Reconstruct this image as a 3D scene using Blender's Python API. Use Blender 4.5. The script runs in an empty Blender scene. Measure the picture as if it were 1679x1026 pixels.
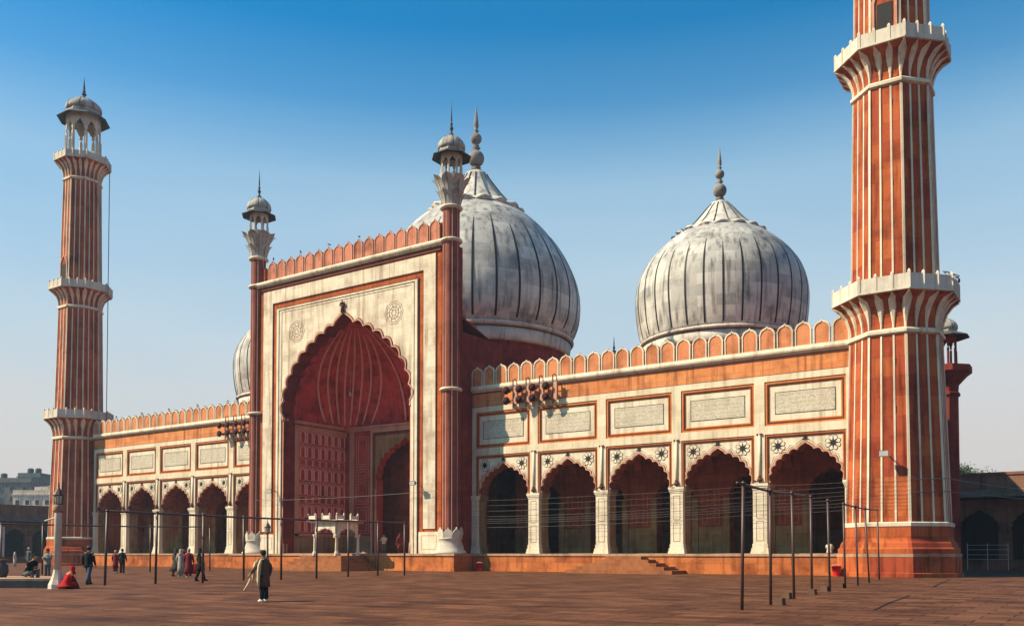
import bpy, bmesh, math, random
from mathutils import Vector, Matrix
from mathutils.geometry import tessellate_polygon
random.seed(7)
PI = math.pi; rad = math.radians
sin, cos = math.sin, math.cos
sc = bpy.context.scene
COL = sc.collection

# ------------------------------------------------------------ camera, world, sun, exposure
CAM = Vector((58.195, -62.353, 1.5)); YAW = 0.58726; PITCH = 0.032413; F = 1477.11
cd = bpy.data.cameras.new('camera'); cam = bpy.data.objects.new('camera', cd); COL.objects.link(cam)
cd.sensor_width = 36; cd.lens = F / 1679 * 36; cd.shift_y = (858.15 - 513) / 1679
cd.clip_start = 0.2; cd.clip_end = 6000
cam.location = CAM; cam.rotation_euler = (PI / 2 + PITCH, 0, YAW)
sc.camera = cam

SUN_AZ, SUN_EL = rad(47), rad(41)          # azimuth from the facade normal, towards the left
sd = Vector((-sin(SUN_AZ) * cos(SUN_EL), -cos(SUN_AZ) * cos(SUN_EL), sin(SUN_EL)))
wd = bpy.data.worlds.new('World'); sc.world = wd; wd.use_nodes = True
nt = wd.node_tree; nt.nodes.clear()
out = nt.nodes.new('ShaderNodeOutputWorld'); bg = nt.nodes.new('ShaderNodeBackground')
sky = nt.nodes.new('ShaderNodeTexSky'); sky.sky_type = 'NISHITA'; sky.sun_disc = False
sky.sun_elevation = SUN_EL; sky.sun_rotation = PI + SUN_AZ
sky.air_density = 1.0; sky.dust_density = 2.0; sky.ozone_density = 1.6; sky.altitude = 200
hs = nt.nodes.new('ShaderNodeHueSaturation'); hs.inputs['Saturation'].default_value = 2.2
nt.links.new(sky.outputs[0], hs.inputs['Color']); # winter dust haze thickening towards the horizon
tcw = nt.nodes.new('ShaderNodeTexCoord'); sw = nt.nodes.new('ShaderNodeSeparateXYZ'); nt.links.new(tcw.outputs['Generated'], sw.inputs[0])
def wramp(stops):
    r = nt.nodes.new('ShaderNodeValToRGB'); e = r.color_ramp.elements
    while len(e) < len(stops): e.new(.5)
    for q, (p_, c_) in zip(e, stops): q.position = p_; q.color = (*c_, 1)
    nt.links.new(sw.outputs[2], r.inputs[0]); return r.outputs[0]
fac = wramp([(0, (1,) * 3), (.16, (.97,) * 3), (.28, (.78,) * 3), (.38, (.62,) * 3), (.45, (.17,) * 3), (.51, (.02,) * 3), (1, (0,) * 3)])
hz_c = wramp([(0, (.70, .62, .56)), (.10, (.76, .70, .66)), (.22, (.66, .75, .80)), (.34, (.60, .76, .85)), (.44, (.52, .76, .88))])
hv = nt.nodes.new('ShaderNodeVectorMath'); hv.operation = 'SCALE'; nt.links.new(hz_c, hv.inputs[0]); hv.inputs['Scale'].default_value = 6.1
wm = nt.nodes.new('ShaderNodeMix'); wm.data_type = 'RGBA'; wn = nt.nodes.new('ShaderNodeTexNoise'); wmp = nt.nodes.new('ShaderNodeMapping'); wmp.inputs['Scale'].default_value = (1, 1, 4); nt.links.new(tcw.outputs['Generated'], wmp.inputs[0]); nt.links.new(wmp.outputs[0], wn.inputs['Vector']); wn.inputs['Scale'].default_value = 1.6; wn.inputs['Detail'].default_value = 5
wr = nt.nodes.new('ShaderNodeMapRange'); nt.links.new(wn.outputs[0], wr.inputs[0]); wr.inputs[1].default_value = .3; wr.inputs[2].default_value = .7; wr.inputs[3].default_value = .86; wr.inputs[4].default_value = 1.1
wf = nt.nodes.new('ShaderNodeMath'); wf.operation = 'MULTIPLY'; wf.use_clamp = True; nt.links.new(fac, wf.inputs[0]); nt.links.new(wr.outputs[0], wf.inputs[1]); nt.links.new(wf.outputs[0], wm.inputs[0]); tn = nt.nodes.new('ShaderNodeMix'); tn.data_type = 'RGBA'; tn.blend_type = 'MULTIPLY'; tn.inputs[0].default_value = 1; nt.links.new(hs.outputs[0], tn.inputs[6]); tn.inputs[7].default_value = (.10, 1.38, 1.14, 1); nt.links.new(tn.outputs[2], wm.inputs[6]); nt.links.new(hv.outputs[0], wm.inputs[7])
nt.links.new(wm.outputs[2], bg.inputs[0])
nt.links.new(bg.outputs[0], out.inputs[0]); bg.inputs[1].default_value = 0.083
sl = bpy.data.lights.new('sun', 'SUN'); sl.energy = 5.0; sl.angle = rad(0.6); sl.color = (1, .79, .54)
so = bpy.data.objects.new('sun', sl); COL.objects.link(so); so.rotation_euler = sd.to_track_quat('Z', 'Y').to_euler()
so.location = sd * 200
sc.view_settings.view_transform = 'Standard'; sc.view_settings.look = 'None'
sc.view_settings.exposure = 0.9; sc.view_settings.gamma = 1

# ------------------------------------------------------------ materials
def mat(name, c1, c2=None, brick=None, polar=None, stain=.35, stain_col=None, streak=.3, rough=.9, bump=.3, nscale=1.5,
        mortar=None, spec=.12, metal=0, fine=.12, msize=.008):
    m = bpy.data.materials.new(name); m.use_nodes = True
    t = m.node_tree; N = t.nodes; L = t.links; b = N['Principled BSDF']
    b.inputs['Roughness'].default_value = rough; b.inputs['Metallic'].default_value = metal
    b.inputs['Specular IOR Level'].default_value = spec
    c2 = c2 or c1
    def node(k, **kw):
        n = N.new(k)
        for a, v in kw.items(): setattr(n, a, v)
        return n
    tc = node('ShaderNodeTexCoord'); sx = node('ShaderNodeSeparateXYZ'); L.new(tc.outputs['Object'], sx.inputs[0])
    oi = node('ShaderNodeObjectInfo'); va = node('ShaderNodeVectorMath', operation='ADD'); L.new(tc.outputs['Object'], va.inputs[0]); L.new(oi.outputs['Location'], va.inputs[1]); NV = va.outputs[0]
    cb = node('ShaderNodeCombineXYZ')
    if polar:
        at = node('ShaderNodeMath', operation='ARCTAN2'); L.new(sx.outputs[1], at.inputs[0]); L.new(sx.outputs[0], at.inputs[1])
        mu = node('ShaderNodeMath', operation='MULTIPLY'); mu.inputs[1].default_value = polar; L.new(at.outputs[0], mu.inputs[0])
        L.new(mu.outputs[0], cb.inputs[0]); L.new(sx.outputs[2], cb.inputs[1])
    elif brick and len(brick) > 2:      # horizontal paving
        L.new(sx.outputs[0], cb.inputs[0]); L.new(sx.outputs[1], cb.inputs[1])
    else:
        ad = node('ShaderNodeMath', operation='ADD'); L.new(sx.outputs[0], ad.inputs[0]); L.new(sx.outputs[1], ad.inputs[1])
        L.new(ad.outputs[0], cb.inputs[0]); L.new(sx.outputs[2], cb.inputs[1])
    bh = None
    if brick:
        br = node('ShaderNodeTexBrick'); L.new(cb.outputs[0], br.inputs['Vector'])
        br.inputs['Scale'].default_value = 1; br.inputs['Brick Width'].default_value = brick[0]; br.inputs['Row Height'].default_value = brick[1]
        br.inputs['Color1'].default_value = (*c1, 1); br.inputs['Color2'].default_value = (*c2, 1)
        mo = mortar or tuple(x * .45 for x in c1)
        br.inputs['Mortar'].default_value = (*mo, 1); br.inputs['Mortar Size'].default_value = msize
        br.inputs['Mortar Smooth'].default_value = .3; br.offset_frequency = 2
        col = br.outputs[0]; bh = br.outputs[1]
    else:
        mx = node('ShaderNodeMix', data_type='RGBA'); nz = node('ShaderNodeTexNoise'); L.new(NV, nz.inputs['Vector'])
        nz.inputs['Scale'].default_value = nscale; nz.inputs['Detail'].default_value = 4
        L.new(nz.outputs[0], mx.inputs[0]); mx.inputs[6].default_value = (*c1, 1); mx.inputs[7].default_value = (*c2, 1); col = mx.outputs[2]
    def over(col, fac, c, blend='MULTIPLY'):
        mx = node('ShaderNodeMix', data_type='RGBA', blend_type=blend); L.new(fac, mx.inputs[0]); L.new(col, mx.inputs[6]); mx.inputs[7].default_value = (*c, 1)
        return mx.outputs[2]
    def ramp(src, lo, hi, amt):
        r = node('ShaderNodeMapRange'); L.new(src, r.inputs[0]); r.inputs[1].default_value = lo; r.inputs[2].default_value = hi
        r.inputs[3].default_value = 0; r.inputs[4].default_value = amt; r.clamp = True; return r.outputs[0]
    scol = stain_col or (.35, .27, .24)
    if stain:
        n1 = node('ShaderNodeTexNoise'); L.new(NV, n1.inputs['Vector']); n1.inputs['Scale'].default_value = .55
        n1.inputs['Detail'].default_value = 7; n1.inputs['Roughness'].default_value = .65
        col = over(col, ramp(n1.outputs[0], .47, .72, stain * 2), scol)
    if streak:
        mp = node('ShaderNodeMapping'); mp.inputs['Scale'].default_value = (2.2, 2.2, .16) if not (brick and len(brick) > 2) else (.25, 1.6, 1)
        L.new(NV, mp.inputs[0]); n2 = node('ShaderNodeTexNoise'); L.new(mp.outputs[0], n2.inputs['Vector'])
        n2.inputs['Scale'].default_value = 1.2; n2.inputs['Detail'].default_value = 5
        col = over(col, ramp(n2.outputs[0], .5, .75, streak * 2), scol)
    n3 = node('ShaderNodeTexNoise'); L.new(NV, n3.inputs['Vector']); n3.inputs['Scale'].default_value = 9; n3.inputs['Detail'].default_value = 3
    col = over(col, ramp(n3.outputs[0], .35, .7, fine * 2), (.5, .45, .42))
    L.new(col, b.inputs['Base Color'])
    if bump:
        bp = node('ShaderNodeBump'); bp.inputs['Strength'].default_value = bump; bp.inputs['Distance'].default_value = .03
        n4 = node('ShaderNodeTexNoise'); L.new(NV, n4.inputs['Vector']); n4.inputs['Scale'].default_value = 6; n4.inputs['Detail'].default_value = 6
        h = n4.outputs[0]
        if bh:
            sb = node('ShaderNodeMath', operation='SUBTRACT'); L.new(n4.outputs[0], sb.inputs[0]); L.new(bh, sb.inputs[1]); h = sb.outputs[0]
        L.new(h, bp.inputs['Height']); L.new(bp.outputs[0], b.inputs['Normal'])
    return m

M = {}
M['sand'] = mat('red_sandstone', (0.42, 0.11, 0.03), (0.34, 0.07, 0.022), brick=(1.3, .62), stain=.4, streak=.35)
M['sandp'] = mat('red_sandstone_tower', (0.43, 0.11, 0.034), (0.3, 0.052, 0.025), brick=(1.15, 1.25), polar=2.8, stain=.42, streak=.55, mortar=(.12, .03, .015))
M['frieze'] = mat('orange_sandstone', (0.62, 0.25, 0.1), (0.53, 0.19, 0.075), brick=(2.1, 2.4), stain=.35, streak=.45)
M['merlon'] = mat('pale_sandstone', (0.6, 0.25, 0.12), (0.5, 0.17, 0.08), nscale=.9, stain=.4, streak=.3)
M['merlonp'] = mat('dull_red_sandstone', (.56, .24, .16), (.44, .15, .10), nscale=1.3, stain=.5, streak=.5)
M['orange'] = mat('orange_moulding', (.60, .21, .06), (.50, .15, .05), nscale=.7, stain=.3, streak=.2)
M['brown'] = mat('brown_moulding', (.16, .055, .035), (.12, .04, .03), stain=.2, streak=.2)
M['marble'] = mat('cream_marble', (0.66, 0.58, 0.45), (0.58, 0.5, 0.38), brick=(1.7, .95), stain=.3, streak=.38, stain_col=(.55, .46, .40), mortar=(.55, .45, .34), bump=.12, rough=.6, msize=.006)
M['marblew'] = mat('white_marble', (0.68, 0.61, 0.5), (0.6, 0.53, 0.42), nscale=1.2, stain=.3, streak=.4, stain_col=(.5, .43, .38), bump=.12, rough=.6)
M['portalm'] = mat('portal_marble', (0.66, 0.585, 0.47), (0.53, 0.46, 0.37), brick=(1.1, .62), stain=.38, streak=.5, stain_col=(.55, .45, .42), mortar=(.6, .5, .4), bump=.12, rough=.6, msize=.005)
M['greym'] = mat('weathered_marble', (.56, .52, .47), (.46, .43, .40), nscale=1.2, stain=.45, streak=.5, stain_col=(.35, .33, .33), bump=.2)
M['domeband'] = mat('dome_band_marble', (.60, .57, .53), (.52, .49, .46), stain=.4, streak=.5, stain_col=(.4, .38, .37), bump=.2)
M['dome'] = mat('dome_marble', (0.56, 0.545, 0.52), (0.33, 0.325, 0.325), brick=(1.645, .95), polar=7.85, stain=.4, streak=.6, stain_col=(.40, .38, .38), mortar=(.45, .43, .41), bump=.15, rough=.5, msize=.012)
M['recess'] = mat('recess_red_stone', (.46, .075, .055), (.34, .05, .04), brick=(1.2, .6), stain=.4, streak=.3)
M['kdome'] = mat('grey_kiosk_dome', (.44, .42, .40), (.34, .33, .32), nscale=2, stain=.4, streak=.4)
M['lead'] = mat('weathered_grey_finial', (.26, .25, .235), (.20, .195, .19), nscale=2, stain=.4, streak=.3)
M['rib'] = mat('pale_pink_rib', (0.78, 0.42, 0.38), (0.66, 0.33, 0.3), stain=.1, streak=.1)
M['greyrail'] = mat('grey_white_marble', (.60, .55, .48), (.52, .47, .41), stain=.3, streak=.3, stain_col=(.5, .46, .44), bump=.15)
M['black'] = mat('black_marble', (.022, .02, .022), stain=0, streak=0, bump=0, rough=.5)
M['slate'] = mat('dark_slate_stone', (.09, .10, .105), (.06, .065, .07), stain=.2, streak=.2)
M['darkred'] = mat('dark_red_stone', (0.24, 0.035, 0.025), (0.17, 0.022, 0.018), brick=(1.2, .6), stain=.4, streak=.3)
M['vault'] = mat('vault_red_plaster', (0.62, 0.08, 0.078), (0.46, 0.055, 0.055), nscale=.5, stain=.5, streak=.4, stain_col=(.3, .2, .2))
M['inner'] = mat('interior_sandstone', (0.34, 0.095, 0.052), (0.25, 0.062, 0.036), brick=(1.3, .6), stain=.35, streak=.3)
M['dado'] = mat('interior_pale_stone', (0.34, 0.215, 0.11), (0.25, 0.155, 0.075), brick=(1.5, 1.0), stain=.35, streak=.3, bump=.2)
M['shaft'] = mat('plum_sandstone', (0.25, 0.075, 0.055), (0.17, 0.045, 0.04), nscale=.8, stain=.4, streak=.4)
M['pink'] = mat('pink_trim', (.55, .30, .22), (.48, .25, .18), stain=.2, streak=.2)
M['plinth'] = mat('plinth_sandstone', (0.5, 0.16, 0.05), (0.36, 0.1, 0.035), brick=(1.7, .75), stain=.5, streak=.4)
M['ptop'] = mat('plinth_coping', (.42, .27, .18), (.36, .22, .15), stain=.4, streak=.2)
M['step'] = mat('step_stone', (0.34, 0.13, 0.055), (0.24, 0.09, 0.04), stain=.4, streak=.2)
M['ground'] = mat('courtyard_paving', (0.185, 0.075, 0.037), (0.095, 0.036, 0.019), brick=(1.25, .78, 1), stain=.5, streak=.55, stain_col=(.42, .34, .34), mortar=(.03, .012, .008), rough=.75, bump=.6, msize=.022, fine=.3)
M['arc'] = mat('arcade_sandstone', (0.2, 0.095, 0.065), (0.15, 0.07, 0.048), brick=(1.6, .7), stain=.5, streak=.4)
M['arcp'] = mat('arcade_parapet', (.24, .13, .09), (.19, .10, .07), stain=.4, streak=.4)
M['dim'] = mat('interior_shade_and_bundle', (.035, .016, .013), stain=.2, streak=.2)  # near-black colour paints in interior shade; also colours the dark bundle
M['iron'] = mat('painted_iron', (.055, .028, .026), (.08, .035, .03), nscale=5, stain=.2, streak=.1, rough=.5, bump=.1, spec=.5)
M['horn'] = mat('horn_paint', (0.26, 0.06, 0.045), (0.2, 0.045, 0.035), stain=.2, streak=.1, rough=.45)
M['hornin'] = mat('horn_throat', (.03, .012, .012), stain=0, streak=0, bump=0)
M['wire'] = mat('cable_rubber', (.07, .06, .065), stain=0, streak=0, bump=0, rough=.35, spec=.6)
M['rail'] = mat('galvanised_rail', (.42, .42, .42), stain=.1, streak=0, rough=.4, metal=.3)
M['glass'] = mat('lantern_glass', (.62, .56, .44), stain=.1, streak=.1, rough=.25, bump=0)
M['concrete'] = mat('concrete_block', (0.13, 0.075, 0.05), (0.09, 0.05, 0.035), stain=.3, streak=.1)
M['red'] = mat('red_plastic', (.62, .02, .02), stain=.1, streak=.05, rough=.4, bump=.05)
M['redcloth'] = mat('red_cloth', (.45, .012, .012), (.3, .01, .01), stain=.1, streak=.1, rough=.9)
M['leaf'] = mat('leaf_green', (.05, .075, .03), (.08, .11, .045), nscale=3, stain=0, streak=0, bump=0)
M['bark'] = mat('bark', (.10, .075, .055), stain=.2, streak=.2)
M['city'] = mat('city_plaster', (0.7, 0.62, 0.52), (0.62, 0.55, 0.46), nscale=.1, stain=.3, streak=.4)
M['teal'] = mat('teal_render', (.14, .19, .19), (.12, .16, .165), nscale=.1, stain=.3, streak=.4)
M['greyb'] = mat('grey_render', (.19, .185, .18), (.16, .155, .15), nscale=.1, stain=.3, streak=.4)
M['pane'] = mat('window_dark', (.05, .055, .06), stain=0, streak=0, bump=0, rough=.3)
M['skin'] = mat('skin', (.30, .17, .11), stain=0, streak=0, bump=0, fine=0, rough=.6)
def cloth(n, c):
    if n not in M: M[n] = mat(n, c, tuple(x * .8 for x in c), nscale=4, stain=.1, streak=.1, rough=.95, bump=.25)
    return M[n]

# inscription: rows of pen-like strokes on pale marble
def inscription_mat():
    m = mat('inscribed_marble', (.62, .56, .46), (.57, .51, .42), stain=.15, streak=.1, bump=.08)
    t = m.node_tree; N = t.nodes; L = t.links; b = N['Principled BSDF']; src = b.inputs['Base Color'].links[0].from_socket
    tc = N.new('ShaderNodeTexCoord')
    def stroke(scale, dist, lo):
        mp = N.new('ShaderNodeMapping'); mp.inputs['Scale'].default_value = scale; L.new(tc.outputs['Object'], mp.inputs[0])
        w = N.new('ShaderNodeTexNoise'); w.inputs['Scale'].default_value = 1; w.inputs['Detail'].default_value = 3; w.inputs['Distortion'].default_value = dist; L.new(mp.outputs[0], w.inputs['Vector'])
        s = N.new('ShaderNodeMath'); s.operation = 'SUBTRACT'; L.new(w.outputs[0], s.inputs[0]); s.inputs[1].default_value = .5
        a = N.new('ShaderNodeMath'); a.operation = 'ABSOLUTE'; L.new(s.outputs[0], a.inputs[0])
        r = N.new('ShaderNodeMapRange'); L.new(a.outputs[0], r.inputs[0]); r.inputs[1].default_value = lo; r.inputs[2].default_value = lo + .03; r.inputs[3].default_value = .6; r.inputs[4].default_value = 0
        return r.outputs[0]
    k = stroke((4.5, 1, 6), 3.2, .035)
    sx = N.new('ShaderNodeSeparateXYZ'); L.new(tc.outputs['Object'], sx.inputs[0])
    mu = N.new('ShaderNodeMath'); mu.operation = 'MULTIPLY'; L.new(sx.outputs[2], mu.inputs[0]); mu.inputs[1].default_value = 3.4
    fr = N.new('ShaderNodeMath'); fr.operation = 'FRACT'; L.new(mu.outputs[0], fr.inputs[0])
    g = N.new('ShaderNodeMath'); g.operation = 'GREATER_THAN'; L.new(fr.outputs[0], g.inputs[0]); g.inputs[1].default_value = .1
    ml = N.new('ShaderNodeMath'); ml.operation = 'MULTIPLY'; L.new(g.outputs[0], ml.inputs[0]); L.new(k, ml.inputs[1])
    mx = N.new('ShaderNodeMix'); mx.data_type = 'RGBA'; L.new(ml.outputs[0], mx.inputs[0]); L.new(src, mx.inputs[6]); mx.inputs[7].default_value = (.08, .07, .06, 1)
    L.new(mx.outputs[2], b.inputs['Base Color']); return m
M['insc'] = inscription_mat()

# ------------------------------------------------------------ mesh helpers
class MB:
    def __init__(s): s.v = []; s.f = []; s.mi = []; s.mats = []; s.sm = []; s.cur = 0; s.smooth = False
    def mat(s, name, smooth=None):
        m = M[name]
        if m not in s.mats: s.mats.append(m)
        s.cur = s.mats.index(m)
        if smooth is not None: s.smooth = smooth
        return s
    def vs(s, pts): n = len(s.v); s.v += [tuple(p) for p in pts]; return list(range(n, n + len(pts)))
    def face(s, idx): s.f.append(tuple(idx)); s.mi.append(s.cur); s.sm.append(s.smooth)
    def box(s, x0, x1, y0, y1, z0, z1):
        a = s.vs([(x0, y0, z0), (x1, y0, z0), (x1, y1, z0), (x0, y1, z0), (x0, y0, z1), (x1, y0, z1), (x1, y1, z1), (x0, y1, z1)])
        for q in ((0, 3, 2, 1), (4, 5, 6, 7), (0, 1, 5, 4), (1, 2, 6, 5), (2, 3, 7, 6), (3, 0, 4, 7)): s.face([a[i] for i in q])
        return s
    def rings(s, rings, cap=True, closed=True):
        ids = [s.vs(r) for r in rings]; n = len(ids[0])
        for a, b in zip(ids, ids[1:]):
            for i in range(n if closed else n - 1):
                j = (i + 1) % n; s.face((a[i], a[j], b[j], b[i]))
        if cap and closed: s.face(ids[0][::-1]); s.face(ids[-1])
        return s
    def lathe(s, prof, n=24, c=(0, 0, 0), ph=0, cap=True):
        return s.rings([[(c[0] + r * cos(ph + 2 * PI * i / n), c[1] + r * sin(ph + 2 * PI * i / n), c[2] + z) for i in range(n)] for r, z in prof], cap)
    def octo(s, prof, c=(0, 0, 0), n=8): return s.lathe(prof, n, c, PI / n, True)
    def tube(s, pts, r, n=6, cap=True):
        pts = [Vector(p) for p in pts]; rs = r if isinstance(r, (list, tuple)) else [r] * len(pts); R = []
        for i, p in enumerate(pts):
            d = (pts[min(i + 1, len(pts) - 1)] - pts[max(i - 1, 0)]).normalized()
            up = Vector((0, 0, 1)) if abs(d.z) < .9 else Vector((1, 0, 0)); a = d.cross(up).normalized(); b = d.cross(a)
            R.append([p + (a * cos(2 * PI * k / n) + b * sin(2 * PI * k / n)) * rs[i] for k in range(n)])
        return s.rings(R, cap)
    def prism(s, poly, y0, y1, f=None):
        """polygon in (x,z) extruded from y0 to y1; f maps (x,y,z) to the final place"""
        f = f or (lambda x, y, z: (x, y, z))
        a = s.vs([f(x, y0, z) for x, z in poly]); b = s.vs([f(x, y1, z) for x, z in poly])
        tr = tessellate_polygon([[Vector((x, z, 0)) for x, z in poly]])
        for t in tr: s.face([a[i] for i in t]); s.face([b[i] for i in t][::-1])
        n = len(poly)
        for i in range(n): j = (i + 1) % n; s.face((a[i], b[i], b[j], a[j]))
        return s
    def ring_strip(s, A, B, y0, y1, f=None, closed=False):
        """band between two equally long curves A and B in (x,z), given thickness y0..y1"""
        f = f or (lambda x, y, z: (x, y, z)); n = len(A)
        i0 = [s.vs([f(p[0], y, p[1]) for p in C]) for C, y in ((A, y0), (B, y0), (A, y1), (B, y1))]
        for k in range(n if closed else n - 1):
            j = (k + 1) % n
            s.face((i0[0][k], i0[0][j], i0[1][j], i0[1][k])); s.face((i0[2][k], i0[3][k], i0[3][j], i0[2][j]))
            s.face((i0[0][k], i0[2][k], i0[2][j], i0[0][j])); s.face((i0[1][k], i0[1][j], i0[3][j], i0[3][k]))
        return s
    def sphere(s, c, r, n=12, m=7, sz=1):
        return s.lathe([(max(r * sin(PI * k / m), .001), -r * sz * cos(PI * k / m)) for k in range(m + 1)], n, c)
    def build(s, name, parent=None, origin=None, fix=True):
        me = bpy.data.meshes.new(name); me.from_pydata(s.v, [], s.f)
        for m in s.mats: me.materials.append(m)
        me.polygons.foreach_set('material_index', s.mi); me.polygons.foreach_set('use_smooth', s.sm)
        if fix:
            bm = bmesh.new(); bm.from_mesh(me); bmesh.ops.recalc_face_normals(bm, faces=bm.faces); bm.to_mesh(me); bm.free()
        me.update(); o = bpy.data.objects.new(name, me); COL.objects.link(o)
        if parent: o.parent = parent
        if origin: o.location = origin
        return o
def tag(o, label=None, cat=None, group=None, kind=None):
    if label: o['label'] = label
    if cat: o['category'] = cat
    if group: o['group'] = group
    if kind: o['kind'] = kind
    return o
def empty(name, loc=(0, 0, 0), rz=0):
    o = bpy.data.objects.new(name, None); COL.objects.link(o); o.location = loc; o.rotation_euler = (0, 0, rz); return o
def copy_tree(o, parent=None):
    c = o.copy(); COL.objects.link(c); c.parent = parent
    for ch in list(o.children): copy_tree(ch, c)
    return c
def W(px, depth, z=0):
    """world point at a bearing given by photograph column px and a distance along the view axis"""
    a = YAW + math.atan((839.5 - px) / F); t = depth / cos(a - YAW)
    return Vector((CAM.x - t * sin(a), CAM.y + t * cos(a), z))

# arch curves ------------------------------------------------
def bez(hw, h, t, k1=.56, k2=.56, k3=.87):
    P = ((hw, 0), (hw, k1 * h), (k2 * hw, k3 * h), (0, h)); a = 1 - t
    return tuple(a**3 * P[0][i] + 3 * a * a * t * P[1][i] + 3 * a * t * t * P[2][i] + t**3 * P[3][i] for i in (0, 1))
def half_base(hw, h, n, **k):
    fine = [bez(hw, h, i / 200, **k) for i in range(201)]; d = [0]
    for a, b in zip(fine, fine[1:]): d.append(d[-1] + math.dist(a, b))
    res = []; j = 0
    for i in range(n + 1):
        t = d[-1] * i / n
        while j < 200 and d[j] < t: j += 1
        res.append(fine[j])
    return res
def cusped(cx, zs, hw, h, n=6, sag=.30, m=5, tip=.12, **k):
    """right spring -> apex -> left spring, list of (x,z); n lobes each side"""
    P = half_base(hw, h * (1 - tip), n, **k); P[-1] = (0, h)
    half = []
    for i in range(n):
        a, b = P[i], P[i + 1]; L = math.dist(a, b); nx, nz = (b[1] - a[1]) / L, -(b[0] - a[0]) / L
        sg = sag if i < n - 1 else sag * .45
        for q in range(m if i else m):
            t = q / m; o = sg * L * 4 * t * (1 - t) * (1 if i < n - 1 else (1 - t))
            half.append((a[0] + (b[0] - a[0]) * t + nx * o, a[1] + (b[1] - a[1]) * t + nz * o))
    half.append(P[-1])
    r = [(cx + x, zs + z) for x, z in half]; l = [(cx - x, zs + z) for x, z in half[:-1]][::-1]
    return r + l
def scale_curve(C, cx, zs, d, hw, h):
    """the same curve pushed outwards by d"""
    n = len(C); R = []
    for i, (x, z) in enumerate(C):
        a = C[max(i - 4, 0)]; b = C[min(i + 4, n - 1)]
        tx, tz = b[0] - a[0], b[1] - a[1]; L = math.hypot(tx, tz) or 1
        R.append((x + tz / L * d, z - tx / L * d))
    m = (n - 1) // 2; R[m] = (C[m][0], C[m][1] + d * 1.4)
    return R
def wall_with_arch(mb, x0, x1, z0, z1, C, y0, y1, f=None):
    poly = [(x0, z0), (x0, z1), (x1, z1), (x1, z0)]
    r, l = C[0], C[-1]
    inner = ([(r[0], z0)] if r[1] > z0 + 1e-6 else []) + list(C) + ([(l[0], z0)] if l[1] > z0 + 1e-6 else [])
    return mb.prism(poly + inner, y0, y1, f)
def star(cx, cz, R, r, n, ph=0): return [(cx + (R if i % 2 == 0 else r) * sin(ph + PI * i / n), cz + (R if i % 2 == 0 else r) * cos(ph + PI * i / n)) for i in range(2 * n)]
def lobed(cx, cz, R, a, n, m=6): return [(cx + (R + a * abs(sin(n * PI * i / (n * m)))) * sin(2 * PI * i / (n * m)), cz + (R + a * abs(sin(n * PI * i / (n * m)))) * cos(2 * PI * i / (n * m))) for i in range(n * m)]

# ------------------------------------------------------------ dimensions
W1 = 6.2706; U0 = 12.577; UE = U0 + 5 * W1            # bay width, start and end of the right wing
ZP = 1.45; ZC = 6.38; ZAR = 9.80; ZF = 13.94

# ------------------------------------------------------------ ground
g = MB().mat('ground')
a = g.vs([(-900, -900, 0), (900, -900, 0), (900, 1500, 0), (-900, 1500, 0)]); g.face(a)
tag(g.build('courtyard_ground', fix=False), kind='structure')

# ------------------------------------------------------------ mosque
mosque = empty('mosque', (0, 0, 0))
tag(mosque, 'red sandstone and cream marble mosque with three striped bulbous domes and tall scalloped central portal', 'mosque')

# plinth
b = MB().mat('plinth'); b.box(-44.6, 44.6, -1.0, 27, 0, 1.27); b.box(-13.67, 13.67, -4.0, -1.0, 0, 1.27)
b.mat('plinth'); b.box(-44.6, 44.6, -1.12, -1.0, 0, .22); b.box(-13.79, 13.79, -4.12, -4.0, 0, .22); b.box(13.67, 13.79, -4.0, -1.12, 0, .22)
b.build('plinth', mosque)
b = MB().mat('ptop'); b.box(-44.6, 44.6, -1.08, 27, 1.272, ZP); b.box(-13.78, 13.78, -4.1, -1.08, 1.272, ZP)
b.build('plinth_coping', mosque)

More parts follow.
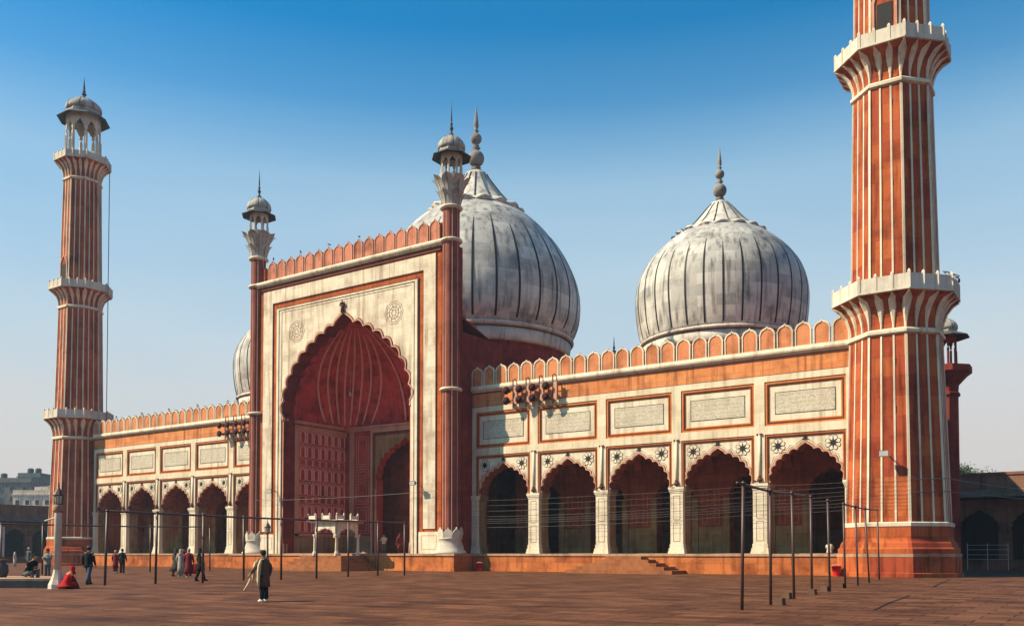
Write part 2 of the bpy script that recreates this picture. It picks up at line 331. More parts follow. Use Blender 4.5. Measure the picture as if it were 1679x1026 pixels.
# wings ------------------------------------------------------
def frame(mb, x0, x1, z0, z1, w, y0, y1, bottom=True):
    mb.box(x0, x0 + w, y0, y1, z0, z1); mb.box(x1 - w, x1, y0, y1, z0, z1)
    mb.box(x0 + w, x1 - w, y0, y1, z1 - w, z1)
    if bottom: mb.box(x0 + w, x1 - w, y0, y1, z0, z0 + w)
ARCHC = cusped(0, 6.46, 2.42, 2.62, 6)
ARCHT = scale_curve(ARCHC, 0, 0, .13, 0, 0); ARCHT2 = scale_curve(ARCHC, 0, 0, .30, 0, 0)
def shift(C, dx): return [(x + dx, z) for x, z in C]
def wing(x0, sgn):
    # carrying wall above the arches, arches cut through it
    w = MB().mat('inner')
    for i in range(5):
        cx = x0 + (i + .5) * W1
        wall_with_arch(w, cx - W1 / 2, cx + W1 / 2, ZC, ZF - .02, shift(ARCHC, cx), .30, 1.5)
    w.build('wing_wall', mosque)
    w = MB().mat('marble')                                       # marble grid
    for i in range(6):
        c = x0 + i * W1
        xa, xb = max(c - .37, x0), min(c + .37, x0 + 5 * W1)
        w.box(xa, xb, 0, .3, ZC, ZF)
    for i in range(5):
        c = x0 + (i + .5) * W1; xa, xb = c - W1 / 2 + .37, c + W1 / 2 - .37
        w.box(xa, xb, 0, .3, 13.5, ZF); w.box(xa, xb, 0, .3, ZAR, 10.4)
    w.build('marble_facing', mosque)
    for i in range(1, 5):
        c = x0 + i * W1; w = MB().mat('marblew', True)
        w.tube([(c, -.02, ZC + .35), (c, -.02, ZAR + .1)], .11, 8); w.mat('brown', False); w.box(c - .2, c + .2, -.12, 0, ZAR - .02, ZAR + .1)
        w.lathe([(.02, 0), (.17, .1), (.2, .22), (.1, .36), (.13, .42), (.02, .55)], 8, (c, -.1, ZC + .05))
        w.build('colonnette', mosque)
    for i in range(5):
        cx = x0 + (i + .5) * W1; xa, xb = cx - W1 / 2 + .371, cx + W1 / 2 - .371
        p = MB().mat('orange'); frame(p, xa, xb, 10.401, 13.499, .17, .06, .3)
        p.mat('brown'); frame(p, xa + .17, xb - .17, 10.571, 13.329, .07, .02, .3)
        p.mat('orange'); frame(p, xa + .24, xb - .24, 10.641, 13.259, .10, .1, .3)
        p.mat('marblew'); p.box(xa + .34, xb - .34, .13, .3, 10.741, 13.159)
        po = p.build('upper_panel', mosque)
        q = MB().mat('black'); frame(q, cx - 2.06, cx + 2.06, 11.18, 12.72, .035, .105, .13)
        q.mat('insc'); q.box(cx - 2.02, cx + 2.02, .115, .13, 11.217, 12.683); q.build('inscription', po)
        a = MB().mat('orange'); frame(a, xa, xb, ZC + .001, ZAR - .001, .12, .06, .3, False)
        a.mat('brown'); frame(a, xa + .12, xb - .12, ZC + .001, ZAR - .121, .07, .02, .3, False)
        a.mat('orange'); frame(a, xa + .19, xb - .19, ZC + .001, ZAR - .191, .09, .1, .3, False)
        a.mat('marblew'); wall_with_arch(a, xa + .28, xb - .28, ZC + .06, ZAR - .281, shift(ARCHC, cx), .13, .298)
        ao = a.build('arch_screen', mosque)
        t = MB().mat('brown'); t.ring_strip(shift(ARCHT, cx), shift(scale_curve(ARCHC, 0, 0, .17, 0, 0), cx), .10, .128)
        t.mat('pink'); t.ring_strip(shift(ARCHC, cx), shift(ARCHT, cx), .08, .128)
        t.mat('brown'); t.ring_strip(shift(scale_curve(ARCHC, 0, 0, .285, 0, 0), cx), shift(scale_curve(ARCHC, 0, 0, .31, 0, 0), cx), .12, .129)
        t.build('arch_trim', ao)
        t = MB().mat('black'); t.prism([(cx + x, 9.08 + z) for x, z in ((-.07, 0), (.07, 0), (.06, .2), (.24, .24), (.1, .32), (.17, .44), (.06, .4), (0, .56), (-.06, .4), (-.17, .44), (-.1, .32), (-.24, .24), (-.06, .2))], .09, .13); t.build('apex_ornament', ao)
        for s in (-1, 1):
            r = MB().mat('black'); r.prism(lobed(cx + s * 1.87, 8.95, .42, .13, 8), .112, .13)
            r.mat('marblew'); r.prism(lobed(cx + s * 1.87, 8.95, .385, .12, 8), .1, .1115)
            r.mat('black'); r.prism(star(cx + s * 1.87, 8.95, .43, .17, 8), .088, .0995)
            r.build('rosette', ao)
    # frieze, cornice
    w = MB().mat('frieze'); w.box(x0, x0 + 5 * W1, .06, 1.5, ZF, 15.21); w.mat('brown'); w.box(x0, x0 + 5 * W1, .02, .06, ZF, ZF + .05)
    w.build('frieze', mosque)
    pr = [(-.20, 15.38), (-.24, 15.5), (-.18, 15.74), (1.5, 15.75), (1.5, 15.2), (.02, 15.2), (-.05, 15.28), (-.14, 15.33)]
    c = MB().mat('marblew'); c.rings([[(x, y, z) for y, z in pr] for x in (x0, x0 + 5 * W1)])
    c.mat('brown'); c.box(x0, x0 + 5 * W1, .0, .06, 15.08, 15.2); c.build('cornice', mosque)
    # piers
    for i in range(6):
        c = x0 + i * W1; e = (1 if i == 0 else 0) - (1 if i == 5 else 0); hw = .50; cxx = c + e * .25
        k = .5 if e else 1
        p = MB().mat('marblew')
        x1_, x2_ = (c if e > 0 else c - hw), (c if e < 0 else c + hw)
        p.box(x1_, x2_, -.06, .35, 2.15, 5.95); p.mat('dado'); p.box(x1_ + .002, x2_ - .002, .351, 1.45, 2.15, 5.95)  # pier sides take the darker stone, their shade painted into the colour
        for z0, z1, gx in ((ZP, 1.62, .15), (1.62, 1.85, .11), (1.85, 2.15, .05), (5.95, 6.08, .03), (6.08, 6.2, .08), (6.2, ZC, .12)):
            p.mat('marblew'); p.box(x1_ - (gx if e <= 0 else 0), x2_ + (gx if e >= 0 else 0), -.06 - gx, .35, z0, z1)
            p.mat('dado'); p.box(x1_ - (gx if e <= 0 else 0), x2_ + (gx if e >= 0 else 0), .351, 1.45 + gx, z0, z1)
        if not e:
            p.mat('brown'); frame(p, c - .27, c + .27, 2.35, 3.75, .03, -.068, -.06); frame(p, c - .27, c + .27, 3.95, 5.75, .03, -.068, -.06)
        p.build('pier', mosque)
    # second arcade and back wall, ceiling
    w = MB().mat('inner'); C2 = cusped(0, 6.0, 1.55, 1.9, 5)
    for i in range(5):
        cx = x0 + (i + .5) * W1; wall_with_arch(w, cx - W1 / 2, cx + W1 / 2, ZP, 13.4, shift(C2, cx), 6.8, 7.8)
        w.mat('dado')
        for s in (-1, 1): w.box(cx + s * 1.82 - .27, cx + s * 1.82 + .27, 6.66, 6.8, ZP, 6.0)
        w.box(cx + 2.12, cx + W1 / 2, 6.72, 6.8, ZP, 3.6); w.box(cx - W1 / 2, cx - 2.12, 6.72, 6.8, ZP, 3.6)
        w.mat('pink')
        for xx in (-2.85, 2.4):
            for zz in (3.8, 5.3): frame(w, cx + xx, cx + xx + .45, zz, zz + 1.2, .03, 6.77, 6.8)
        w.mat('inner')
    w.build('inner_arcade', mosque)
    w = MB().mat('inner'); w.box(x0, x0 + 5 * W1, 15, 15.5, ZP, 15)
    for i in range(1, 5):
        c = x0 + i * W1
        wall = [(1.5, 8.0), (1.5, 13.4), (6.8, 13.4), (6.8, 8.0), (6.2, 9.0), (4.9, 10.2), (4.15, 10.7), (3.4, 10.2), (2.1, 9.0)]
        w.rings([[(xx, y, z) for y, z in wall] for xx in (c - .3, c + .3)])
    w.mat('dado'); w.box(x0, x0 + 5 * W1, 14.9, 15, ZP, 3.4); w.build('inner_wall', mosque)
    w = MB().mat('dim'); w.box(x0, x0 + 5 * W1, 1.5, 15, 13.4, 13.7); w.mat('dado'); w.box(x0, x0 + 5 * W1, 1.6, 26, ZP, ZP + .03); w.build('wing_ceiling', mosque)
    # merlons: one mesh, copied
    rim = [(-.53, 0), (-.53, 1.0), (-.56, 1.06), (-.51, 1.13), (-.49, 1.24), (-.42, 1.36), (-.30, 1.46), (-.14, 1.52), (-.05, 1.56), (0, 1.66), (.05, 1.56), (.14, 1.52), (.30, 1.46), (.42, 1.36), (.49, 1.24), (.51, 1.13), (.56, 1.06), (.53, 1.0), (.53, 0)]
    global merlon0
    if merlon0 is None:
        m_ = MB().mat('merlon'); m_.prism(rim, 0, .32)
        inn = [(x * .89, z * .945 if z else .0) for x, z in rim]; out_ = [(x * 1.05, z * 1.02) for x, z in rim]
        m_.mat('marblew'); m_.ring_strip(inn, out_, -.05, .1)
        merlon0 = m_.build('merlon', mosque); first = True
    else: first = False
    for k in range(25):
        o = merlon0 if (first and k == 0) else merlon0.copy()
        if o is not merlon0: COL.objects.link(o)
        o.parent = mosque; o.location = (x0 + (k + .5) * W1 / 5 + random.uniform(-.015, .015), -.12, 15.75); o.scale = (1, 1, random.uniform(.975, 1.02)); o.rotation_euler = (0, random.uniform(-.012, .012), 0)
merlon0 = None
wing(U0, 1); wing(-UE, -1)
# end walls, back wall and roof
b = MB().mat('sand')
for s in (-1, 1):
    xs = sorted((s * UE, s * (UE + .6))); b.box(xs[0], xs[1], .2, 26, ZP, 15.2)
b.box(-UE, UE, 25.4, 26, ZP, 15.2); b.build('end_wall', mosque)
b = MB().mat('sand'); b.box(-UE - .6, -9.7, 1.5, 26, 15.2, 15.6); b.box(9.7, UE + .6, 1.5, 26, 15.2, 15.6); b.box(-9.7, 9.7, 9.1, 26, 15.2, 15.6); b.build('roof', mosque)

# portal -----------------------------------------------------
PZ = 14.7; PC = cusped(0, PZ, 7.9, 8.75, 9, sag=.27, m=6, tip=.07, k1=.50, k2=.60, k3=.80)
b = MB().mat('sand'); wall_with_arch(b, -11.35, 11.35, ZP, 27.5, PC, -2.70, -1.3)
b.mat('darkred'); b.box(11.35, 12.5, -1.9, -1.3, ZP, 27.5); b.box(-12.5, -11.35, -1.9, -1.3, ZP, 27.5); b.box(11.2, 12.56, -1.3, .25, ZP, 15.75); b.box(-12.56, -11.2, -1.3, .25, ZP, 15.75); b.build('portal_wall', mosque)  # slots beside the border in darker red, painting in the recess shade
b = MB().mat('darkred'); PCi = scale_curve(PC, 0, 0, -.03, 0, 0); b.ring_strip(PCi, PC, -2.68, -1.29)  # thin dark lining over the arch reveal, its shade put into the colour
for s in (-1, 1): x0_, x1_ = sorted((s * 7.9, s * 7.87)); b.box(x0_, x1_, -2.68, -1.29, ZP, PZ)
b.build('reveal_shade_lining', mosque)
b = MB().mat('portalm')                                             # marble border, upside-down U
b.box(-10.75, -9.45, -2.80, -2.7, 3.55, 27.0); b.box(9.45, 10.75, -2.80, -2.7, 3.55, 27.0); b.box(-9.45, 9.45, -2.80, -2.7, 25.75, 27.0)
b.build('marble_border', mosque)
b = MB().mat('orange'); frame(b, -11.15, -9.0, 3.3, 27.2, .03, -2.72, -2.7)
b.mat('brown')
for s in (-1, 1): b.box(s * 10.79 - .03, s * 10.79 + .03, -2.78, -2.7, 3.4, 27.1); b.box(s * 9.40 - .03, s * 9.40 + .03, -2.78, -2.7, 3.4, 25.7)
b.box(-9.37, 9.37, -2.78, -2.7, 25.66, 25.74)
for s in (-1, 1): b.box(s * 8.86 - .06, s * 8.86 + .06, -2.77, -2.7, ZP, 25.2)
b.box(-8.8, 8.8, -2.77, -2.7, 25.1, 25.2); b.build('portal_moulding', mosque)
b = MB().mat('marblew')
for s in (-1, 1):
    x0_, x1_ = sorted((s * 8.8, s * 8.52)); b.box(x0_, x1_, -2.86, -2.7, ZP, 25.08)
    x0_, x1_ = sorted((s * 8.40, s * 8.12)); b.box(x0_, x1_, -2.84, -2.7, ZP, 24.84)
b.box(-8.52, 8.52, -2.86, -2.7, 24.94, 25.08); b.box(-8.12, 8.12, -2.84, -2.7, 24.7, 24.84)
b.mat('black')
for s in (-1, 1): b.box(s * 8.46 - .05, s * 8.46 + .05, -2.75, -2.7, ZP, 24.9)
b.build('inner_frame', mosque)
b = MB().mat('portalm'); wall_with_arch(b, -8.08, 8.08, PZ - .2, 24.68, PC, -2.80, -2.69); b.build('marble_spandrel', mosque)
PT = scale_curve(PC, 0, 0, .16, 0, 0); PT2 = scale_curve(PC, 0, 0, .24, 0, 0)
b = MB().mat('pink'); b.ring_strip(PC, PT, -2.88, -2.79); b.mat('brown'); b.ring_strip(PT, PT2, -2.83, -2.79)
b.build('arch_trim', mosque)
b = MB().mat('brown', True); b.tube([(0, -2.9, 23.5), (0, -2.95, 24.35)], [.2, .06], 8); b.sphere((0, -2.95, 24.3), .16); b.mat('brown', False)
for s in (-1, 1): b.tube([(0, -2.95, 24.0), (s * .28, -2.95, 24.15), (s * .22, -2.95, 24.42)], [.06, .09, .03], 6)
b.tube([(0, -2.95, 24.3), (0, -2.95, 24.66)], [.1, .02], 6); b.build('apex_ornament', mosque)
for s in (-1, 1):
    cx, cz = s * 6.1, 22.55; b = MB().mat('brown')
    for R_, n_ in ((.98, 10), (.80, 10), (.5, 8), (.22, 6)):
        A_ = lobed(cx, cz, R_, .08, n_); B_ = lobed(cx, cz, R_ - .035, .08, n_); b.ring_strip(A_, B_, -2.812, -2.799, closed=True)
    for k in range(10):
        a_ = 2 * PI * (k + .5) / 10
        b.ring_strip([(cx + sin(a_ + d) * r, cz + cos(a_ + d) * r) for r, d in ((.25, 0), (.5, .2), (.78, 0))], [(cx + sin(a_ + d) * r, cz + cos(a_ + d) * r) for r, d in ((.28, .05), (.53, .25), (.8, .04))], -2.812, -2.799)
    b.build('medallion', mosque)
for s in (-1, 1):                                                   # dado slabs under the border
    b = MB().mat('marblew')
    x0_, x1_ = sorted((s * 9.0, s * 11.25)); b.box(x0_, x1_, -2.84, -2.7, ZP, 3.28); b.mat('pink'); frame(b, x0_ + .3, x1_ - .3, 1.8, 3.0, .04, -2.855, -2.84); b.build('portal_dado', mosque)
# jamb colonnettes
b = MB().mat('pink', True)
for s in (-1, 1):
    for xo, yo in ((7.98, -2.62), (8.0, -2.2)):
        b.tube([(s * xo, yo, ZP), (s * xo, yo, ZP + .9), (s * xo, yo, ZP + 1.0), (s * xo, yo, PZ - .4)], [.2, .16, .1, .1], 8)
        b.lathe([(.1, 0), (.22, .25), (.1, .5)], 8, (s * xo, yo, PZ - .6))
b.build('jamb_colonnettes', mosque)
# cornice and parapet of the portal
pr = [(-2.95, 27.5), (-3.15, 27.68), (-3.2, 27.82), (-3.12, 27.98), (-1.15, 28.0), (-1.15, 27.5)]
b = MB().mat('marblew'); b.rings([[(x, y, z) for y, z in pr] for x in (-11.6, 11.6)]); b.mat('brown'); b.box(-11.3, 11.3, -2.84, -2.7, 27.15, 27.5); b.build('portal_cornice', mosque)
m_ = MB().mat('merlonp'); RIMP = [(v.co.x, v.co.z) for v in merlon0.data.vertices][:19]; m_.prism(RIMP, 0, .32)
m_.mat('pink'); m_.ring_strip([(x * .9, z * .96) for x, z in RIMP], [(x * 1.04, z * 1.02) for x, z in RIMP], -.05, .1); pm0 = m_.build('portal_merlon', mosque)
for k in range(18):
    o = pm0 if k == 0 else merlon0.copy()
    if k: o.data = pm0.data; COL.objects.link(o) if k else None; o.name = 'portal_merlon'; o.parent = mosque; o.location = (-11.35 + (k + .5) * 22.7 / 18, -2.9, 28.0); o.scale = (1, 1, 1.12)
for xa, xb in ((10.9, 11.35), (-11.35, -10.9)): b = MB().mat('sand'); b.box(xa, xb, -2.55, -1.2, 28.0, 29.6); b.build('parapet_end', mosque)

# iwan recess: walls, half dome, door wall
YB = 6.0
b = MB().mat('darkred')
for s in (-1, 1):
    x0_, x1_ = sorted((s * 7.95, s * 8.9)); b = MB().mat('recess'); b.box(x0_, x1_, -1.3, YB + .3, ZP, PZ - .3)
    b.build('recess_wall', mosque)
for s in (-1, 1):
    p = MB().mat('pink'); xw = s * 7.95; d = -s
    def yb(mb, y0, y1, z0, z1, t):
        xs = sorted((xw, xw + d * t)); mb.box(xs[0], xs[1], y0, y1, z0, z1)
    yb(p, -1.25, -.7, 3.2, 14.0, .10); yb(p, -.7, 5.9, 13.5, 14.0, .10); yb(p, -1.25, 5.99, 3.2, 3.4, .10)
    p.mat('dado'); yb(p, -1.29, 5.98, ZP, 3.2, .14)
    p.build('recess_panelling', mosque)
    z = 3.75; k = 0
    q = MB().mat('rib'); ncol = 7
    rows = [1.25, 1.25, .62, 1.25, 1.25, .62, 1.25, 1.25]
    z = 3.6
    for h in rows:
        for c in range(ncol):
            y0 = -.5 + c * .91; y1 = y0 + .66; t = .05
            if h > 1:
                A_ = [(y0, z), (y0, z + h * .72), (y0 + .12, z + h * .86), ((y0 + y1) / 2, z + h * .95), (y1 - .12, z + h * .86), (y1, z + h * .72), (y1, z)]
                cxm = (y0 + y1) / 2; B_ = [(cxm + (yy - cxm) * .74, z + (zz - z) * .93 + .02) for yy, zz in A_]
                q.ring_strip(A_, B_, 0, .06, lambda x, y, zq: (xw + d * y, x, zq))
            fr = ((y0 - .07, y0 - .01), (y1 + .01, y1 + .07))
            for a_, c_ in fr: yb(q, a_, c_, z - .04, z + h + .02, .05)
            yb(q, y0 - .01, y1 + .01, z - .04, z, .05); yb(q, y0 - .01, y1 + .01, z + h - .02, z + h + .02, .05)
        z += h + .18
    q.build('niche_grid', mosque)
DC = cusped(0, 8.9, 3.75, 4.1, 7, sag=.25)
b = MB().mat('recess'); wall_with_arch(b, -7.95, 7.95, ZP, PZ - .3, DC, YB, YB + .9); b.build('door_wall', mosque)
b = MB().mat('dado'); wall_with_arch(b, -3.95, 3.95, 8.0, 13.35, DC, YB - .08, YB - .001)
b.mat('pink'); frame(b, -4.55, 4.55, ZP, 14.0, .28, YB - .16, YB, False); 
for s in (-1, 1): b.box(s * 3.9 - .1, s * 3.9 + .1, YB - .1, YB, ZP, 8.0)
b.mat('brown'); frame(b, -4.27, 4.27, ZP, 13.72, .26, YB - .05, YB - .001, False)
b.mat('pink')
for s in (-1, 1):
    x0_, x1_ = sorted((s * 7.5, s * 6.9)); b.box(x0_, x1_, YB - .1, YB, 3.2, 14.0)
    xa, xb = sorted((s * 4.85, s * 6.6))
    for z0, z1 in ((3.5, 6.2), (6.5, 8.9), (9.1, 10.1), (10.3, 13.4)):
        frame(b, xa, xb, z0, z1, .05, YB - .05, YB); frame(b, xa + .3, xb - .3, z0 + .25, z1 - .25, .05, YB - .05, YB)
b.box(-7.9, 7.9, YB - .12, YB, 14.0, 14.25)
b.mat('dado')
for s in (-1, 1): x0_, x1_ = sorted((s * 4.6, s * 7.94)); b.box(x0_, x1_, YB - .2, YB, ZP, 3.2)
b.build('door_surround', mosque)
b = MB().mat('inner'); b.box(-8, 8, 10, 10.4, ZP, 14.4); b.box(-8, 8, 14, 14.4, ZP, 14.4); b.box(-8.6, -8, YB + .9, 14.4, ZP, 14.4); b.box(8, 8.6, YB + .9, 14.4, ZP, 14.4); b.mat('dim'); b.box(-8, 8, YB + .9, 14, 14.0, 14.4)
b.mat('dado'); b.box(-8, 8, -2.6, 14, ZP, ZP + .03); b.build('hall_interior', mosque)
# half dome (vault) with a cornice and white ribs
def prof(t):                                                       # 0 spring .. 1 crown
    x, z = bez(1, 1, t, .50, .60, .80); return x, z
def vpt(phi, t, off=0):
    r, z = prof(t); sq = (1 - t)**1.5
    e = 1 - .78 * sq * .9                                           # squarish plan at the spring
    cx_, sy_ = cos(phi), sin(phi)
    px_ = math.copysign(abs(cx_)**(e), cx_); py_ = abs(sy_)**(e)
    fl = .16 * (1 - abs(cos(phi * 18 / 2 * 1.0 + 0)) ** 1.0) * min(1, (1 - t) * 3); off = off - fl * 1.0 if off == 0 else off
    return Vector((px_ * (8.05 - off) * r, -1.35 + (7.45 - off) * r * py_, PZ - .3 + 9.0 * z - max(off, 0) * .3))
b = MB().mat('vault', True); NP, NT = 180, 20
b.rings([[vpt(PI * i / NP, t / NT * .999) for i in range(NP + 1)] for t in range(NT + 1)], cap=False, closed=False)
v_ = b.build('half_dome', mosque, fix=False)
b = MB().mat('rib', True)
for k in range(1, 18):
    ph = PI * k / 18; b.tube([vpt(ph, .02 + .86 * j / 16, .06) for j in range(17)], [.11] * 13 + [.09, .07, .05, .03], 5)
b.build('vault_ribs', mosque)
b = MB().mat('pink')
for s in (-1, 1): x0_, x1_ = sorted((s * 7.95, s * 7.62)); b.box(x0_, x1_, -1.3, YB, 14.15, 14.42)
b.box(-7.62, 7.62, YB - .33, YB, 14.25, 14.42); b.build('recess_cornice', mosque)
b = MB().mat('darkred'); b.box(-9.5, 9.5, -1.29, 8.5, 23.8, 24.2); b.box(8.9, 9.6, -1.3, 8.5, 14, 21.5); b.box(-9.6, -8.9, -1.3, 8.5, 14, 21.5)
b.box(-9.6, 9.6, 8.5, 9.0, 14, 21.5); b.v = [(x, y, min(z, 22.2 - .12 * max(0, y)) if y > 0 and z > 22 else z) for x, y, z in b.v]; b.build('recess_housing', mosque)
# hanging chain lamp in the recess
b = MB().mat('rail', True); b.tube([(-3.2, 1.5, 19.8), (-3.2, 1.5, 17.2)], .02, 5); b.lathe([(.02, .5), (.1, .35), (.12, .1), (.04, 0)], 8, (-3.2, 1.5, 16.7)); b.build('hanging_lamp', mosque)

# fluted corner columns of the portal with a lotus and a kiosk
def corner_column(cx):
    c = empty('portal_column', (cx, -2.45, ZP)); c.parent = mosque
    h = 30.6 - ZP
    s = MB().mat('shaft'); n = 48
    s.rings([[((.66 + .07 * abs(sin(4 * a_))) * cos(a_), (.66 + .07 * abs(sin(4 * a_))) * sin(a_), z) for a_ in [2 * PI * i / n for i in range(n)]] for z in (1.7, h)])
    s.build('shaft', c)
    s = MB().mat('pink')
    for k in range(8): a_ = 2 * PI * k / 8; s.tube([(.67 * cos(a_), .67 * sin(a_), 1.9), (.67 * cos(a_), .67 * sin(a_), h)], .05, 5)
    s.build('shaft_line', c)
    s = MB().mat('greyrail', True); s.lathe([(1.35, 0), (1.36, .12), (1.18, .3), (1.0, .8), (.92, 1.15), (1.0, 1.2), (1.0, 1.3), (.86, 1.38)], 24)
    s.mat('greyrail', False)
    for k in range(8):
        a_ = 2 * PI * (k + .5) / 8; f = lambda x, y, z, a_=a_: ((.80 + .13 * sin((z - 1.3) * 2.6) + y) * cos(a_) - x * sin(a_), (.84 + y) * sin(a_) + x * cos(a_), z)
        s.prism([(-.35, 1.3), (-.38, 1.6), (-.36, 1.78), (-.24, 1.93), (-.08, 2.02), (0, 2.2), (.08, 2.02), (.24, 1.93), (.36, 1.78), (.38, 1.6), (.35, 1.3)], 0, .1, f)
    s.build('bell_base', c)
    s = MB().mat('marblew', True)
    for z in (15.2 - ZP, 27.8 - ZP, h): s.lathe([(.7, -.16), (.95, -.08), (.98, .02), (.9, .12), (.7, .16)], 24, (0, 0, z))
    s.build('ring', c)
    s = MB().mat('kdome'); s.lathe([(.7, 0), (.75, .5), (.95, 1.2), (1.1, 2.2), (1.1, 2.6)], 16, (0, 0, h + .1))
    for lay, (r0, zz, L_, wd_, fl) in enumerate(((.72, .15, 1.35, .42, .30), (.84, .7, 1.95, .54, .62))):
        for k in range(8):
            a_ = 2 * PI * (k + .5 * lay) / 8
            pts = []
            for j in range(9):
                t = j / 8; r = r0 + .25 * t + fl * t**3; wv = wd_ * math.sqrt(max(0.004, 1 - (max(0, t - .62) / .38)**2)) * (.62 + .5 * t)
                pts.append((r, zz + L_ * t - (.12 * t**6), max(wv, .03)))
            f = [[((r + e) * cos(a_) - w_ * sg * sin(a_), (r + e) * sin(a_) + w_ * sg * cos(a_), h + z) for sg, e in ((-1, -.04), (0, .06), (1, -.04), (0, -.03))] for r, z, w_ in pts]
            s.rings(f)
            s.mat('darkred'); s.tube([f[j][1] for j in range(7)], .022, 4); s.mat('kdome')
    s.build('lotus_capital', c)
    k0 = h + 2.5
    kiosk(c, k0, .92, 2.0, 1.72, 1.12, 1.2, 3.0, 8)
    return c
def kiosk(parent, z, rc, hc, re, rd, hd, hf, n, am='greyrail', em='slate'):
    """open kiosk: arched octagonal ring, sloping eave, ribbed dome, finial"""
    s = MB().mat(am); ph = PI / n
    for k in range(n):
        a0, a1 = ph + 2 * PI * k / n, ph + 2 * PI * (k + 1) / n
        p0, p1 = Vector((rc * cos(a0), rc * sin(a0), 0)), Vector((rc * cos(a1), rc * sin(a1), 0)); L = (p1 - p0).length; t = (p1 - p0) / L; nn = Vector((t.y, -t.x, 0))
        C = cusped(L / 2, hc * .55, L * .36, hc * .3, 3, sag=.25)
        f = lambda x, y, zz: tuple(p0 + t * x + nn * y + Vector((0, 0, z + zz)))
        wall_with_arch(s, 0, L, 0, hc, C, -.06 * rc / .9, .02, f)
        for pp in (p0,): s.tube([pp + Vector((0, 0, z)), pp + Vector((0, 0, z + hc * .5))], [.09 * rc, .06 * rc], 6)
    s.build('kiosk_arches', parent)
    s = MB().mat(em); s.octo([(rc * 1.02, 0), (re, -.22 * re + .06), (re, -.22 * re + .12), (rc * 1.05, .12), (rc, .14)], (0, 0, z + hc + .12), n); s.build('kiosk_eave', parent)
    s = MB().mat('kdome'); s.octo([(rd * 1.02, 0), (rd * 1.02, .12 * rd), (rd * .99, .25 * rd)], (0, 0, z + hc + .2), n)
    m_ = 48; s.mat('kdome', True); zb = z + hc + .2 + .25 * rd
    R_ = []
    for j in range(9):
        t = j / 8; r = rd * (1.0 + .06 * sin(PI * min(t * 2, 1))) * cos(t * PI / 2 * .93)**.8
        R_.append([(r * (1 + .035 * abs(sin(8 * a_))) * cos(a_), r * (1 + .035 * abs(sin(8 * a_))) * sin(a_), zb + hd * sin(t * PI / 2 * .93)) for a_ in [2 * PI * i / m_ for i in range(m_)]])
    s.rings(R_); s.mat('slate', False)
    for k in range(8): a_ = 2 * PI * k / 8; s.tube([(R_[j][k * 6][0] * 1.005, R_[j][k * 6][1] * 1.005, R_[j][0][2]) for j in range(9)], .028 * rd, 4)
    s.build('kiosk_dome', parent)
    zt = zb + hd * .99; u = hf
    s = MB().mat('slate', True); s.lathe([(.34 * rd, -.04), (.3 * rd, .02), (.12 * rd, .1 * u), (.05 * rd, .16 * u), (.13 * rd, .2 * u), (.15 * rd, .25 * u), (.05 * rd, .31 * u), (.1 * rd, .34 * u), (.1 * rd, .38 * u), (.03 * rd, .42 * u), (.07 * rd, .46 * u), (.05 * rd, .6 * u), (.006, u)], 10, (0, 0, zt)); s.build('finial', parent)
# the kiosk's height on the column is set by hf: finial tip at about 38.6
corner_column(12.15); corner_column(-11.95)

# domes ------------------------------------------------------
DP = [(7.12, 0), (7.2, .15), (7.34, .95), (7.3, 1.0)]
DOMEP = [(7.35, 1.3), (7.58, 2.2), (7.75, 3.3), (7.85, 4.5), (7.86, 5.4), (7.76, 6.4), (7.52, 7.3), (7.1, 8.2), (6.5, 9.1), (5.72, 9.95), (4.8, 10.75), (3.9, 11.4), (2.9, 12.0), (1.8, 12.6), (.8, 13.4)]
def smoothp(P, k=4):
    R = []
    for i in range(len(P) - 1):
        p0, p1, p2, p3 = P[max(i - 1, 0)], P[i], P[i + 1], P[min(i + 2, len(P) - 1)]
        for j in range(k):
            t = j / k; R.append(tuple(.5 * (2 * p1[c] + (p2[c] - p0[c]) * t + (2 * p0[c] - 5 * p1[c] + 4 * p2[c] - p3[c]) * t * t + (3 * p1[c] - p0[c] - 3 * p2[c] + p3[c]) * t**3) for c in (0, 1)))
    return R + [P[-1]]
DOMEC = [(7.35, 1.3), (7.82, 2.3), (7.97, 3.3), (7.98, 4.2), (7.88, 5.0), (7.62, 6.0), (7.15, 7.05), (6.6, 8.0), (5.95, 8.9), (5.2, 9.8), (4.4, 10.55), (3.5, 11.2), (2.4, 11.9), (1.5, 12.6), (.8, 13.3)]
